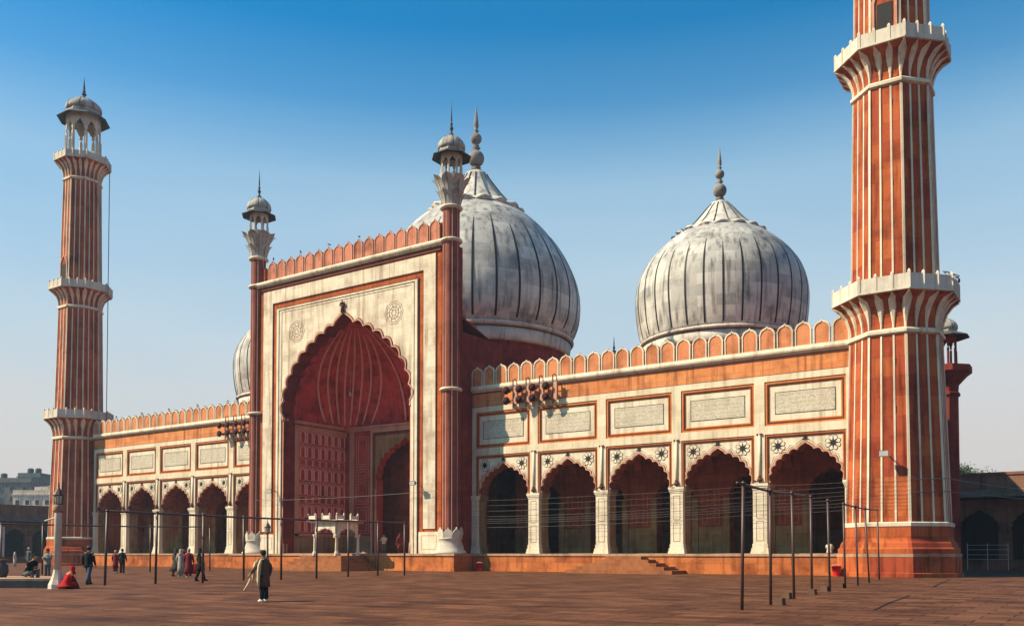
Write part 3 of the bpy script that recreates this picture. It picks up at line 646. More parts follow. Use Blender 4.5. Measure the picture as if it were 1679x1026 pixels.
def make_dome(loc, s, prf=DOMEP, cr=1):
    d = MB().mat('dome', True); SP = smoothp(prf, 3); d.lathe(SP, 120)
    do = d.build('dome', mosque, loc); do.scale = (s, s, s)
    d = MB().mat('domeband', True); d.lathe([(6.9, 0), (7.12, 0), (7.2, .15), (7.3, .90)], 96); d.mat('slate'); d.lathe([(7.25, .89), (7.36, .90), (7.36, .985), (7.2, .99)], 96)
    d.mat('domeband', True); d.lathe([(7.2, .98), (7.42, 1.02), (7.52, 1.12), (7.5, 1.24), (7.35, 1.34), (7.2, 1.36)], 96); d.build('base_band', do)
    d = MB().mat('black')
    for k in range(30):
        a_ = 2 * PI * (k + .35) / 30; ca, sa = cos(a_), sin(a_); top = 9.0 + .35 * ((k * 7) % 3 - 1); R = []
        for r, z in SP:
            if z < 1.4 or z > top: continue
            w_ = .075 * min(1, (top - z) / 2.5 + .15); rr = r + .025
            R.append([(rr * ca - w_ * sa, rr * sa + w_ * ca, z), (rr * ca + w_ * sa, rr * sa - w_ * ca, z), ((rr - .05) * ca + w_ * sa, (rr - .05) * sa - w_ * ca, z), ((rr - .05) * ca - w_ * sa, (rr - .05) * sa + w_ * ca, z)])
        d.rings(R)
    d.build('black_inlay', do)
    d = MB().mat('domeband', True); n = 96; NPt = 16; R = []
    cap = [(4.15, 11.22), (4.05, 11.45), (3.55, 11.62), (3.0, 12.0), (2.35, 12.65), (1.75, 13.35), (1.25, 13.95), (.9, 14.3), (.8, 14.5), (.45, 14.68), (.2, 14.75)]; cap = [(r_ * (cr if z_ < 14 else 1), z_) for r_, z_ in cap]
    for j, (r, z) in enumerate(cap):
        fl = max(0, 1 - j / 3.)
        R.append([((r + fl * .38 * (abs(cos(NPt / 2 * a_))**.6 - .5)) * cos(a_), (r + fl * .38 * (abs(cos(NPt / 2 * a_))**.6 - .5)) * sin(a_), z - .10 * fl * abs(sin(NPt / 2 * a_)) + (.16 * fl * abs(cos(NPt / 2 * a_)))) for a_ in [2 * PI * i / n for i in range(n)]])
    d.rings(R); d.build('lotus_cap', do)
    d = MB().mat('slate')
    for k in range(16):
        a_ = 2 * PI * (k + .5) / 16; d.tube([((r + .02) * cos(a_), (r + .02) * sin(a_), z + .02) for r, z in cap[2:8]], .05, 4)
    d.lathe([(3.6 * cr, 11.1), (3.98 * cr, 11.16), (4.02 * cr, 11.28), (3.7 * cr, 11.4)], 64); d.build('cap_ribs', do)
    d = MB().mat('lead', True); z = 14.7
    d.lathe([(.3, z), (.45, z + .08), (.18, z + .2), (.38, z + .3), (.15, z + .42)] + [(.62 * sin(t) + .02, z + 1.0 - .62 * cos(t)) for t in [PI * q / 8 for q in range(1, 8)]] +
            [(.14, z + 1.7), (.34, z + 1.8), (.14, z + 1.9), (.26, z + 2.0), (.12, z + 2.1)] + [(.42 * sin(t) + .02, z + 2.55 - .42 * cos(t)) for t in [PI * q / 8 for q in range(1, 8)]] +
            [(.1, z + 3.05), (.22, z + 3.15), (.1, z + 3.25), (.2, z + 3.5), (.17, z + 3.9), (.01, z + 5.2)], 20); d.build('finial', do)
    return do
YD = 17.86
make_dome((28.2, YD, 19.7), 1.0); make_dome((-28.2, YD, 19.7), 1.0); make_dome((0, YD, 22.75), 1.44, DOMEC, .87)
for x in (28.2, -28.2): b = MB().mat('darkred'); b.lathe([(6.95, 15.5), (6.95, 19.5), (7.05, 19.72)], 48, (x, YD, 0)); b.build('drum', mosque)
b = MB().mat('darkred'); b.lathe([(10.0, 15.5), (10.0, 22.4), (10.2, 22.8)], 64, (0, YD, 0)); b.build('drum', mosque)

# rear corner turret, rear roof kiosk
def turret(x, y, z0):
    t = empty('corner_turret', (x, y, 0)); t.parent = mosque
    s = MB().mat('darkred'); s.octo([(1.0, z0), (1.0, 14.6), (1.15, 14.7), (1.15, 14.9), (1.0, 15.0), (1.05, 15.6), (1.7, 16.3), (2.1, 16.6), (2.1, 17.1), (1.9, 17.15), (.95, 17.15)]); s.build('turret_shaft', t)
    kiosk(t, 17.15, .9, 2.7, 1.95, .95, 1.0, 1.3, 8, 'darkred'); return t
turret(46.75, 21.0, 0); turret(-46.55, 21.0, 0)
t = empty('roof_kiosk', (12.9, 26, 0)); t.parent = mosque
s = MB().mat('darkred'); s.octo([(.9, 15.6), (.9, 19.5)]); s.build('turret_shaft', t); kiosk(t, 19.5, .9, 2.6, 1.5, 1.0, 1.1, 1.8, 8)

# ------------------------------------------------------------ minarets
def minaret(loc):
    r = empty('minaret', loc)
    def R8(R_, z, n=8): return [(R_ * cos(PI / 8 + 2 * PI * i / 8), R_ * sin(PI / 8 + 2 * PI * i / 8), z) for i in range(8)]
    s = MB().mat('sandp'); s.octo([(3.92, 0), (3.92, .25), (3.8, .3), (3.8, 1.25)]); s.mat('ptop'); s.octo([(3.82, 1.26), (3.84, 1.45)]); s.mat('sandp')
    s.octo([(3.74, 1.46), (3.74, 1.75), (3.62, 1.85), (3.55, 2.1), (3.42, 2.25), (3.36, 2.4), (3.36, 3.15)]); s.mat('marblew'); s.octo([(3.40, 3.15), (3.42, 3.36), (3.3, 3.42)]); s.build('base', r)
    def fpt(R_, k, t, z):      # point at fraction t along face k
        a0, a1 = PI / 8 + 2 * PI * k / 8, PI / 8 + 2 * PI * (k + 1) / 8
        p = Vector((R_ * cos(a0), R_ * sin(a0), z)); q = Vector((R_ * cos(a1), R_ * sin(a1), z)); return p + (q - p) * t
    def stage(R0, z0, R1, z1, Rb, zr, zb):
        """tapering shaft, ribs, ring, flared bracket gallery with marble flutes, parapet"""
        q = MB().mat('sandp'); q.octo([(R0, z0), (R1, z1), (R1, zr + .2)]); q.build('shaft', r)
        q = MB().mat('marblew')
        for k in range(8):
            for t in (0, 1 / 3, 2 / 3):
                w_ = .055 if t else .075
                a = fpt(R0 + (.02), k, t, z0); c = fpt(R1 + .02, k, t, z1)
                n_ = Vector((a.x, a.y, 0)).normalized(); sd_ = Vector((-n_.y, n_.x, 0))
                q.rings([[p + sd_ * w_ - n_ * .05, p + sd_ * w_ + n_ * .03, p - sd_ * w_ + n_ * .03, p - sd_ * w_ - n_ * .05] for p in (a, c)])
        q.build('marble_ribs', r)
        q = MB().mat('marblew'); q.octo([(R1, zr - .2), (R1 + .18, zr - .12), (R1 + .2, zr + .05), (R1 + .1, zr + .16), (R1, zr + .2)]); q.build('ring', r)
        H = zb - (zr + .2); P = [(R1 - .02, 0), (R1 - .02, .15 * H), (R1 + .06, .35 * H), (R1 + (Rb - R1) * .22, .6 * H), (R1 + (Rb - R1) * .55, .83 * H), (Rb - .06, .97 * H), (Rb - .04, H)]
        q = MB().mat('sandp'); q.octo([(R_, zr + .2 + z) for R_, z in P]); q.build('gallery_flare', r)
        q = MB().mat('marblew')
        for k in range(8):
            for t in (0, 1 / 3, 2 / 3):
                rr = []
                for (R_, z), w_ in zip(P[:-1] , (.075, .09, .15, .24, .27, .06)):
                    p = fpt(R_, k, t, zr + .2 + z); n_ = Vector((p.x, p.y, 0)).normalized(); sd_ = Vector((-n_.y, n_.x, 0)); e = .07; w_ *= Rb / 3.9
                    rr.append([p + sd_ * w_ - n_ * .04, p + n_ * (e + .02) + sd_ * w_ * .5, p + n_ * (e + .02) - sd_ * w_ * .5, p - sd_ * w_ - n_ * .04])
                q.rings(rr)
        q.build('bracket_flutes', r)
        q = MB().mat('greyrail'); q.octo([(Rb - .04, zb), (Rb + .06, zb + .03), (Rb + .06, zb + .14), (Rb, zb + .16)])
        hp = .86 * Rb / 3.9
        for k in range(8):
            a, c = fpt(Rb, k, 0, zb + .15), fpt(Rb, k, 1, zb + .15); ai, ci = fpt(Rb - .14, k, 0, zb + .15), fpt(Rb - .14, k, 1, zb + .15); up = Vector((0, 0, hp))
            q.rings([[a, c, ci, ai], [a + up, c + up, ci + up, ai + up]])
            for t in (0, 1 / 3, 2 / 3):
                p = fpt(Rb - .06, k, t, zb + .1); q.rings([[p + Vector((dx * .09, dy * .09, 0)) for dx, dy in ((-1, -1), (1, -1), (1, 1), (-1, 1))], [p + Vector((dx * .09, dy * .09, hp + .16)) for dx, dy in ((-1, -1), (1, -1), (1, 1), (-1, 1))], [p + Vector((dx * .02, dy * .02, hp + .3)) for dx, dy in ((-1, -1), (1, -1), (1, 1), (-1, 1))]])
        q.build('gallery_parapet', r)
    stage(3.2, 3.4, 2.83, 15.1, 3.9, 15.35, 17.6)
    stage(2.70, 17.7, 2.44, 31.1, 3.58, 31.35, 33.4)
    stage(2.36, 33.5, 2.12, 47.0, 3.22, 47.25, 49.35)
    # doors on the gallery levels, slit windows
    for z, R_ in ((33.55, 2.34),):
        for k in (4,):
            a0 = PI / 8 + 2 * PI * (k + .5) / 8; dn = -PI / 2
            ap = R_ * cos(PI / 8)
            f = lambda x, y, zz: (x, -ap - y, zz)
            dr = MB().mat('pink'); C = [(.6, z + 3.1), (.5, z + 3.45), (.25, z + 3.75), (0, z + 4.0), (-.25, z + 3.75), (-.5, z + 3.45), (-.6, z + 3.1)]
            C0 = [(.6, z)] + C + [(-.6, z)]; C1 = [(x * 1.28, zz + (.12 if zz > z else 0)) for x, zz in C0]
            dr.ring_strip(C0, C1, -.3, .14, f); dr.mat('sandp'); dr.prism(C0, -.3, .05, f)
            do = dr.build('door_frame', r); dd = MB().mat('black'); dd.box(-.46, .46, -ap - .1, -ap, z + .1, z + 3.0); dd.build('door', do)  # black panel paints the darkness inside the open doorway
    q = MB().mat('black')
    for z, x in ((6.5, .42), (10.2, .42), (13.2, .42), (22.0, .35), (24.6, .35), (29.8, .35), (37.5, .3), (41, .3)):
        Rz = 3.2 - (z - 3.4) * .0316 if z < 15 else (2.7 - (z - 17.7) * .0194 if z < 31 else 2.36 - (z - 33.5) * .0178)
        ap = Rz * cos(PI / 8); q.box(x - .09, x + .09, -ap - .012, -ap + .05, z, z + .42)
    q.build('slit_window', r)
    kiosk(r, 50.0, 1.98, 5.5, 3.05, 1.98, 1.6, 2.9, 8)
    return r
mr = minaret((46.72, 0, 0)); tag(mr, 'tall near minaret at the right end of the facade, its top cut off', 'minaret', 'minarets flanking the mosque facade')
ml = copy_tree(mr); ml.location = (-47.3, 0, 0); tag(ml, 'far minaret at the left end of the facade, with its domed kiosk in view', 'minaret', 'minarets flanking the mosque facade')

# ------------------------------------------------------------ steps
def pyramid_steps(x0, x1, y0, yt, n, dxl, dxr, dy, label):
    b = MB().mat('step'); h = 1.27 / n
    for k in range(n):                                              # k = 0 is the top slab
        b.box(x0 - dxl * k, x1 + dxr * k, yt - dy * k, y0 - .1 - .003 * k, 0 if k == n - 1 else h * (n - 1 - k) - .02, h * (n - k))
    o = b.build('stone_steps'); tag(o, label, 'steps')
pyramid_steps(26.4, 29.4, -1.0, -2.0, 5, .6, .78, .4, 'low flight of worn stone steps below the right arcade, spreading at its sides')
pyramid_steps(-.9, 4.0, -4.0, -7.0, 5, .4, .4, .4, 'broad stone steps with a landing in front of the great portal')

# marble pavilion on the landing
pv = empty('marble_pavilion', (.75, -6.85, 1.27))
tag(pv, 'small flat-roofed marble pavilion with cusped arches on the landing before the portal', 'pavilion')
LX, LY, PH = 2.6, 2.6, 2.85
for (ox, oy, L, ax) in ((0, 0, LX, 0), (0, LY, LX, 0), (0, 0, LY, 1), (LX, 0, LY, 1)):
    f = (lambda x, y, z, ox=ox, oy=oy: (ox + x, oy + y, z)) if ax == 0 else (lambda x, y, z, ox=ox, oy=oy: (ox + y, oy + x, z))
    b = MB().mat('marblew'); C = cusped(L / 2, 1.75, L / 2 - .3, .62, 4)
    e = .003 if ax else 0
    wall_with_arch(b, .1 + e, L - .1 - e, 1.6, PH, C, -.1 + e, .1 - e, f); b.build('arch_panel', pv)
for x in (0, LX):
    for y in (0, LY):
        b = MB().mat('marblew'); b.octo([(.24, 0), (.24, .2), (.14, .4), (.12, 1.55), (.2, 1.7), (.2, 1.85)], (x, y, 0)); b.build('column', pv)
b = MB().mat('marblew'); b.box(-.35, LX + .35, -.35, LY + .35, PH, PH + .14); b.box(-.5, LX + .5, -.5, LY + .5, PH + .14, PH + .2); b.build('roof_slab', pv)
b = MB().mat('marblew')
for (xa, ya, xb, yb_) in ((-.4, -.4, LX + .4, -.4), (LX + .4, -.4, LX + .4, LY + .4), (-.4, LY + .4, LX + .4, LY + .4), (-.4, -.4, -.4, LY + .4)):
    n = 4
    for k in range(n + 1):
        x = xa + (xb - xa) * k / n; y = ya + (yb_ - ya) * k / n
        if k < n: b = MB().mat('marblew'); b.lathe([(.07, 0), (.07, .42), (.1, .48), (.02, .6)], 6, (x, y, PH + .2)); b.build('parapet_post', pv)
    for k in (0, 2):
        p, q = k / n, (k + 1) / n; X0, X1 = xa + (xb - xa) * p, xa + (xb - xa) * q; Y0, Y1 = ya + (yb_ - ya) * p, ya + (yb_ - ya) * q
        b = MB().mat('marblew'); b.box(min(X0, X1) - .03, max(X0, X1) + .03, min(Y0, Y1) - .03, max(Y0, Y1) + .03, PH + .26, PH + .58); b.build('parapet_slab', pv)

# ------------------------------------------------------------ loudspeakers
def horn_array(cx, z0, label, step=1.28, n=4):
    r = empty('loudspeaker_array', (cx, .3, z0)); tag(r, label, 'loudspeakers', 'loudspeaker racks on the arcade cornice')
    b = MB().mat('iron')
    b.tube([(-.4, -.75, .25), (n * step - .3, -.75, .25)], .035); b.tube([(-.4, -.75, -.8), (n * step - .3, -.75, -.8)], .035)
    b.build('bar', r)
    for k in range(n):
        x = .35 + k * step
        b = MB().mat('iron'); b.tube([(x, -.75, -1.5), (x, -.75, .9), (x, -.3, 1.05)], .05); b.tube([(x, -.75, -1.2), (x, .45, -.95)], .04); b.build('bracket', r)
        for dz in (0, -.86):
            h = MB().mat('horn', True); c = Vector((x - .45, -.85, dz)); d = Vector((.12, -1, -.06)).normalized(); a = d.cross(Vector((0, 0, 1))).normalized(); e = a.cross(d)
            def rg(r_, t): return [c + d * t + (a * cos(2 * PI * i / 16) + e * sin(2 * PI * i / 16)) * r_ for i in range(16)]
            h.rings([rg(.10, -.35), rg(.14, -.33), rg(.14, -.1), rg(.09, -.08), rg(.10, .05), rg(.18, .22), rg(.31, .34), rg(.35, .36), rg(.31, .355)], cap=False)
            h.mat('hornin', True); h.rings([rg(.31, .354), rg(.17, .24), rg(.1, .08)]); h.mat('rail', True); h.rings([rg(.085, .09), rg(.09, .25), rg(.05, .3)])
            h.build('horn', r)
        b = MB().mat('pink'); b.box(x + .12, x + .42, -.85, -.6, -1.15, .3); b.build('column_speaker', r)
    return r
horn_array(16.75, 14.95, 'rack of dark red horn loudspeakers under the right wing parapet beside the portal')
horn_array(-19.6, 14.9, 'rack of dark red horn loudspeakers under the left wing parapet beside the portal')

# ------------------------------------------------------------ floodlights
def flood(p, d, label):
    r = empty('floodlight', p); tag(r, label, 'floodlight')
    b = MB().mat('iron'); b.tube([(0, .12, 0), (0, -.55, .12)], .04); b.build('arm', r)
    b = MB().mat('iron'); b.rings([[(x * s + d * .3, y, z * s2) for x, z in ((-.3, -.2), (.3, -.2), (.3, .2), (-.3, .2))] for y, s, s2 in ((-.45, .6, .6), (-.75, 1, 1))]); b.mat('rail'); b.box(d * .3 - .26, d * .3 + .26, -.765, -.752, -.16, .16); b.build('lamp_head', r)
flood((-8.7, -2.95, 7.4), 0, 'floodlight fixed to the left jamb of the portal frame')
flood((9.0, -2.95, 7.4), 0, 'floodlight fixed to the right jamb of the portal frame')
flood((46.7, -3.05, 7.6), -.2, 'small floodlight with its shadow on the orange front of the near minaret')

ORD = 'first second third fourth fifth sixth seventh eighth ninth tenth eleventh twelfth thirteenth fourteenth fifteenth sixteenth'.split()
# ------------------------------------------------------------ cables
def cable(pts, r, label, group='cables strung along the right arcade'):
    P = []
    for (a, c, sag) in [(pts[i], pts[i + 1], pts[i + 1][3]) for i in range(len(pts) - 1)]:
        n = 10 if sag else 1
        for j in range(n):
            t = j / n; P.append((a[0] + (c[0] - a[0]) * t, a[1] + (c[1] - a[1]) * t, a[2] + (c[2] - a[2]) * t - sag * 4 * t * (1 - t)))
    P.append(pts[-1][:3]); b = MB().mat('wire'); b.tube(P, r, 5); tag(b.build('cable'), label, 'cable', group)
zl = (5.85, 5.42, 4.95, 4.5, 4.28, 4.12, 3.95, 3.6); zr = (6.15, 5.85, 5.55, 5.3, 5.05, 4.8, 4.6, 4.35)
for k in range(8):
    yy = -.42 - .05 * k
    cable([(12.9, -.9, zl[k] + .05, 0), (25.1, yy, zl[k] + .1, .05), (37.6, yy, (zl[k] + zr[k]) / 2 + .2, .06), (43.9, -1.45, zr[k] - .05, .05), (45.42, -3.08, zr[k], 0), (48.02, -3.08, zr[k], 0)], .009, f'thin cable across the right arcade, {ORD[k]} from the top of the bundle of eight')
cable([(48.02, -3.08, 6.0, 0), (49.8, -1.3, 6.1, 0), (62, 27.3, 6.3, .5)], .025, 'slack cable from the near minaret to the shaded side arcade, the higher one', 'cables to the side arcade')
cable([(48.02, -3.08, 5.2, 0), (49.8, -1.3, 5.3, 0), (66, 27.3, 5.2, .35)], .025, 'slack cable from the near minaret to the shaded side arcade, the lower one', 'cables to the side arcade')
cable([(-11.3, -3.2, 6.6, 0), (11.3, -3.2, 6.7, .15)], .015, 'thin cable stretched across the mouth of the great portal')
b = MB().mat('wire'); b.tube([(-44.0, 1.5, 49.5), (-43.6, 1.3, 20), (-43.4, 1.2, 15.8)], .05, 5); tag(b.build('cable'), 'long cable hanging down from the top gallery of the far minaret', 'cable')

# ------------------------------------------------------------ pole frames
def ground(px, py): d = 1.5 * F / (py - 906.2); return W(px, d), d
def zat(py, d): return 1.5 + (906.2 - py) * d / F
def pole_frame(name, posts, beams, label, cat, group=None, r=.045, feet=(), over=0):
    o0, _ = ground(*posts[0][:2]); root = empty(name, (o0.x, o0.y, 0)); tag(root, label, cat, group); top = []
    for i, (bx, by, tx, ty) in enumerate(posts):
        p, d = ground(bx, by); t = W(tx, d, zat(ty, d)); top.append(t - o0)
        b = MB().mat('iron', True); q = p - o0; b.tube([(q.x, q.y, 0), tuple(t - o0)], r, 8); b.lathe([(.001, 0), (r * 1.5, .02), (r * 1.1, .09), (.001, .12)], 8, tuple(t - o0)); b.build('post', root)
        if i in feet:
            s = feet[i]; b = MB().mat('concrete'); h = .2
            b.rings([[(q.x + s + x * k, q.y + y * k, z) for x, y in ((-.15, -.13), (.14, -.15), (.16, .14), (-.13, .15))] for z, k in ((0, 1), (h, .85))]); b.build('footing', root)
    for a, c, ex in beams:
        A_, B_ = top[a], top[c]; e = (B_ - A_).normalized() * ex
        b = MB().mat('iron', True); n = 12; up = Vector((0, 0, .03))
        b.tube([A_ + up - (e * .3 if ex else e)] + [A_ + (B_ - A_) * k / n + Vector((0, 0, .03 - .06 * sin(PI * k / n))) for k in range(1, n)] + [B_ + up + e], r * .85, 8); b.build('beam', root)
pole_frame('pole_frame', [(1215.6, 999.4, 1219.5, 794.9), (1262.6, 990.5, 1263.6, 806), (1301, 981, 1299, 810)], [(0, 2, 2.2)], 'nearest rusty pole frame on the right, three posts under one beam', 'pole frame', 'pole frames on the right', feet={1: .25, 2: -.25})
pole_frame('free_standing_post', [(1330.3, 974, 1330, 816)], [], 'lone iron post just left of another lone post, in a lumpy footing', 'post', 'lone posts on the right', feet={0: 0})
pole_frame('free_standing_post', [(1359.8, 969, 1357.8, 822)], [], 'lone iron post between the two right-hand pole frames, nearer the red bucket', 'post', 'lone posts on the right', feet={0: -.2})
pole_frame('pole_frame', [(1385, 963.5, 1383.5, 827), (1405.8, 959.4, 1403, 831), (1424.3, 955, 1418.5, 834), (1441, 949.8, 1439, 836.4)], [(0, 3, 0)], 'farther rusty pole frame standing before the near minaret, four posts', 'pole frame', 'pole frames on the right', feet={0: -.2})
pole_frame('pole_frame', [(173, 959, 175.4, 838.5), (255.8, 956.5, 257.4, 841), (333, 955, 333.4, 844.5), (400.2, 951, 399.5, 848), (461.4, 949.7, 461.4, 851), (519.3, 948, 519.3, 853), (571.2, 945.4, 571.2, 854.5), (619.7, 943, 619.7, 856), (663.4, 942.6, 663.4, 857.5)], [(0, 8, 0)], 'long row of thin iron posts carrying one beam before the portal and left wing', 'pole frame', 'pole frames on the left', r=.06)
pole_frame('pole_frame', [(2, 943.5, 2, 859), (70, 941, 70, 860), (246.7, 937.3, 246.7, 862.5), (344.7, 935, 344, 864)], [(0, 3, 0)], 'lower pole frame behind the long one, crossing in front of the far minaret', 'pole frame', 'pole frames on the left', r=.06)

# ------------------------------------------------------------ lamp posts
def lantern(r, z, s):
    b = MB().mat('iron'); b.octo([(.12 * s, 0), (.34 * s, .1 * s), (.34 * s, .16 * s)], (0, 0, z)); b.octo([(.42 * s, .82 * s), (.44 * s, .9 * s), (.3 * s, 1.15 * s), (.12 * s, 1.45 * s), (.05 * s, 1.55 * s), (.07 * s, 1.62 * s), (.01, 1.95 * s)], (0, 0, z))
    for k in range(8): a_ = PI / 8 + 2 * PI * k / 8; b.tube([(.31 * s * cos(a_), .31 * s * sin(a_), z + .15 * s), (.38 * s * cos(a_), .38 * s * sin(a_), z + .84 * s)], .035 * s, 4)
    b.build('lantern_frame', r); b = MB().mat('glass'); b.octo([(.27 * s, .16 * s), (.34 * s, .83 * s)], (0, 0, z)); b.build('lantern_glass', r)
p = W(95, 38); r = empty('lamp_post', (p.x, p.y, 0)); tag(r, 'pale stone lamp post with brown lantern, a person in red at its foot', 'lamp post')
b = MB().mat('greyrail', True); b.lathe([(.15, 0), (.145, 2.7), (.15, 2.75)], 20, (0, 0, .5)); b.build('column', r)
b = MB().mat('greyrail'); b.octo([(.36, .0), (.35, .18), (.25, .4), (.19, .6), (.17, .7), (.16, .8)], (0, 0, 0)); b.build('flared_base', r)
b = MB().mat('ptop', True); b.lathe([(.15, 0), (.21, .12), (.2, .3), (.14, .35)], 20, (0, 0, 3.2)); b.build('capital', r); lantern(r, 3.5, .5)
b = MB().mat('marblew'); b.tube([(-.1, -.05, 3.0), (-.50, -.3, 2.85)], .035, 6); b.build('light_tube', r)
p, d_ = ground(438.5, 944); r = empty('lamp_post', (p.x, p.y, 0)); tag(r, 'slim dark lamp post with a small lantern behind the man in the brown coat', 'lamp post')
b = MB().mat('iron', True); b.tube([(0, 0, 0), (0, 0, .3), (0, 0, 2.75)], [.16, .09, .07], 10); b.lathe([(.07, 0), (.14, .05), (.07, .15)], 10, (0, 0, 1.2)); b.build('post', r); lantern(r, 2.75, .5)

# ------------------------------------------------------------ low pool wall, red cloth, jar at the left
b = MB().mat('slate'); A0 = W(-60, 38.5); A1 = W(93, 38.9); B0 = W(-60, 43.5); B1 = W(84, 43.2)
b.rings([[(p_.x, p_.y, z) for p_ in (A0, A1, B1, B0)] for z in (0, .31)]); b.mat('ptop')
b.rings([[(p_.x, p_.y, z) for p_ in (A0, A1, B1, B0)] for z in (.312, .40)]); tag(b.build('low_platform'), 'low dark stone platform with a pale top at the left edge', 'platform')
def drape(loc, n, R_, H, mname, nm, label, cat, seed=1, group=None, squash=(1, 1), top=.25):
    rnd = random.Random(seed); b = MB().mat(mname, True); R = []; ph = [rnd.random() * 6 for _ in range(5)]
    for j in range(7):
        t = j / 6; rr = R_ * ((1 - t)**.8 * (1 - top) + top * (1 - t**6))
        R.append([(squash[0] * rr * (1 + .2 * (1 - t) * sin(4 * a_ + ph[0] + t * 2) + .1 * (1 - t * .5) * sin(11 * a_ + ph[1] - t)) * cos(a_) + .1 * t, squash[1] * rr * (1 + .12 * (1 - t) * sin(5 * a_ + ph[2])) * sin(a_) - .08 * t, H * t * (1 + .06 * sin(3 * a_ + ph[3]))) for a_ in [2 * PI * i / n for i in range(n)]])
    b.rings(R); o = b.build(nm, None, loc); tag(o, label, cat, group); return o
q = W(117, 38.4); drape((q.x, q.y, 0), 20, .34, .62, 'dim', 'cloth_heap', 'dark brown cloth bundle just right of the person in red', 'cloth', 5)
r = W(3, 41); b = MB().mat('slate', True); b.lathe([(.22, 0), (.3, .25), (.28, .55), (.14, .66), (.12, .72)], 16); b.mat('ptop'); b.box(-.2, .22, -.2, .2, .78, .84); b.tube([(0, 0, .7), (0, 0, .8)], .05); tag(b.build('water_jar', None, (r.x, r.y, .4)), 'dark water jar with a pale lid on the platform at the left edge', 'jar')

# buckets and bits
def bucket(p, s, label):
    b = MB().mat('red', True); b.lathe([(.24 * s, 0), (.33 * s, .72 * s), (.36 * s, .74 * s), (.34 * s, .76 * s), (.25 * s, .1 * s)], 20, cap=False); b.mat('red', False); b.lathe([(.24 * s, .01), (.24 * s, .04)], 20)
    o = b.build('bucket', None, p); h = MB().mat('rail', True); h.tube([(.35 * s * cos(t), 0, .72 * s + .12 * s * sin(t)) for t in [PI * i / 10 for i in range(11)]], .012, 5); h.build('handle', o); tag(o, label, 'bucket', 'red buckets along the plinth')
q = W(1371, 58.2); bucket((q.x, q.y, 0), .9, 'red bucket on the paving in front of the sunlit right plinth')
bucket((14.55, -1.7, 0), .9, 'red bucket in the shade beside the corner of the portal plinth')
q, _ = ground(1394, 943); b = MB().mat('marblew'); b.rings([[(x * k, y * k, z) for x, y in ((-.4, -.12), (.3, -.16), (.42, .1), (-.25, .15))] for z, k in ((.002, 1), (.05, .8))]); tag(b.build('paper_scrap', None, (q.x, q.y, 0)), 'flat white scrap lying on the paving beside the near red bucket', 'scrap')

# ------------------------------------------------------------ side arcades, city, trees
def arcade(name, p0, ang, n, pitch, label, zt=8.5):
    r = empty(name, p0, ang); tag(r, label, 'arcade', 'arcades enclosing the courtyard')
    C = cusped(0, 3.5, pitch * .37, 1.95, 5)
    for k in range(n):
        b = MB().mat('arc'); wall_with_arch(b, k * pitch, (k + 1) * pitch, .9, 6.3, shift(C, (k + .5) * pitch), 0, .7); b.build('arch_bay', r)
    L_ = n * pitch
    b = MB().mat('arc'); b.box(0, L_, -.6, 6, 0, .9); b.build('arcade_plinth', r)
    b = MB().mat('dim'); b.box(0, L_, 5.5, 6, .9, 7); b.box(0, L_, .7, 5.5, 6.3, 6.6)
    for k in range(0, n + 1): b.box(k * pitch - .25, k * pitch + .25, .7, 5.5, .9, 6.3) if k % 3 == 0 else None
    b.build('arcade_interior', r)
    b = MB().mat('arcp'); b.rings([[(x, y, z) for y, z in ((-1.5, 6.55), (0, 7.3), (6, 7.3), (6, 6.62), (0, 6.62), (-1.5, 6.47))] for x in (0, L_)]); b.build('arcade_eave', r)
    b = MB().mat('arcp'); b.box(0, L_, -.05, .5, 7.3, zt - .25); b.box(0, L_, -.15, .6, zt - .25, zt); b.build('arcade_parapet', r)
    return r
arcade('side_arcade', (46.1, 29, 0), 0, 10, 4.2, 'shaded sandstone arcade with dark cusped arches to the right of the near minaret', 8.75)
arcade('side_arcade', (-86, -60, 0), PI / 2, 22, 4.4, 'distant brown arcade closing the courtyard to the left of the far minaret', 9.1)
# doorway-like pale niche at the left arcade
b = MB().mat('marblew'); wall_with_arch(b, -2.2, 2.2, .9, 5.6, cusped(0, 3.4, 1.2, 1.3, 4), 0, .4); tag(b.build('white_gateway', None, (-84.6, 8.1, 0)), 'pale arched gateway in the distant left arcade beside the far minaret', 'gateway').rotation_euler = (0, 0, PI / 2)
def railing(x0, label):
    r = empty('railing', (x0, 27.2, .0)); tag(r, label, 'railing', 'metal railings before the shaded arcade')
    for x in (0, 1.6, 3.2): b = MB().mat('rail'); b.tube([(x, 0, 0), (x, 0, 2.35)], .035); b.build('post', r)
    for z in (.95, 1.35, 1.8, 2.2): b = MB().mat('rail'); b.tube([(0, 0, z), (3.2, 0, z)], .025); b.build('bar', r)
railing(47.45, 'white metal railing before the arch next to the near minaret'); railing(51.9, 'white metal railing at the right edge, before the second dark arch')

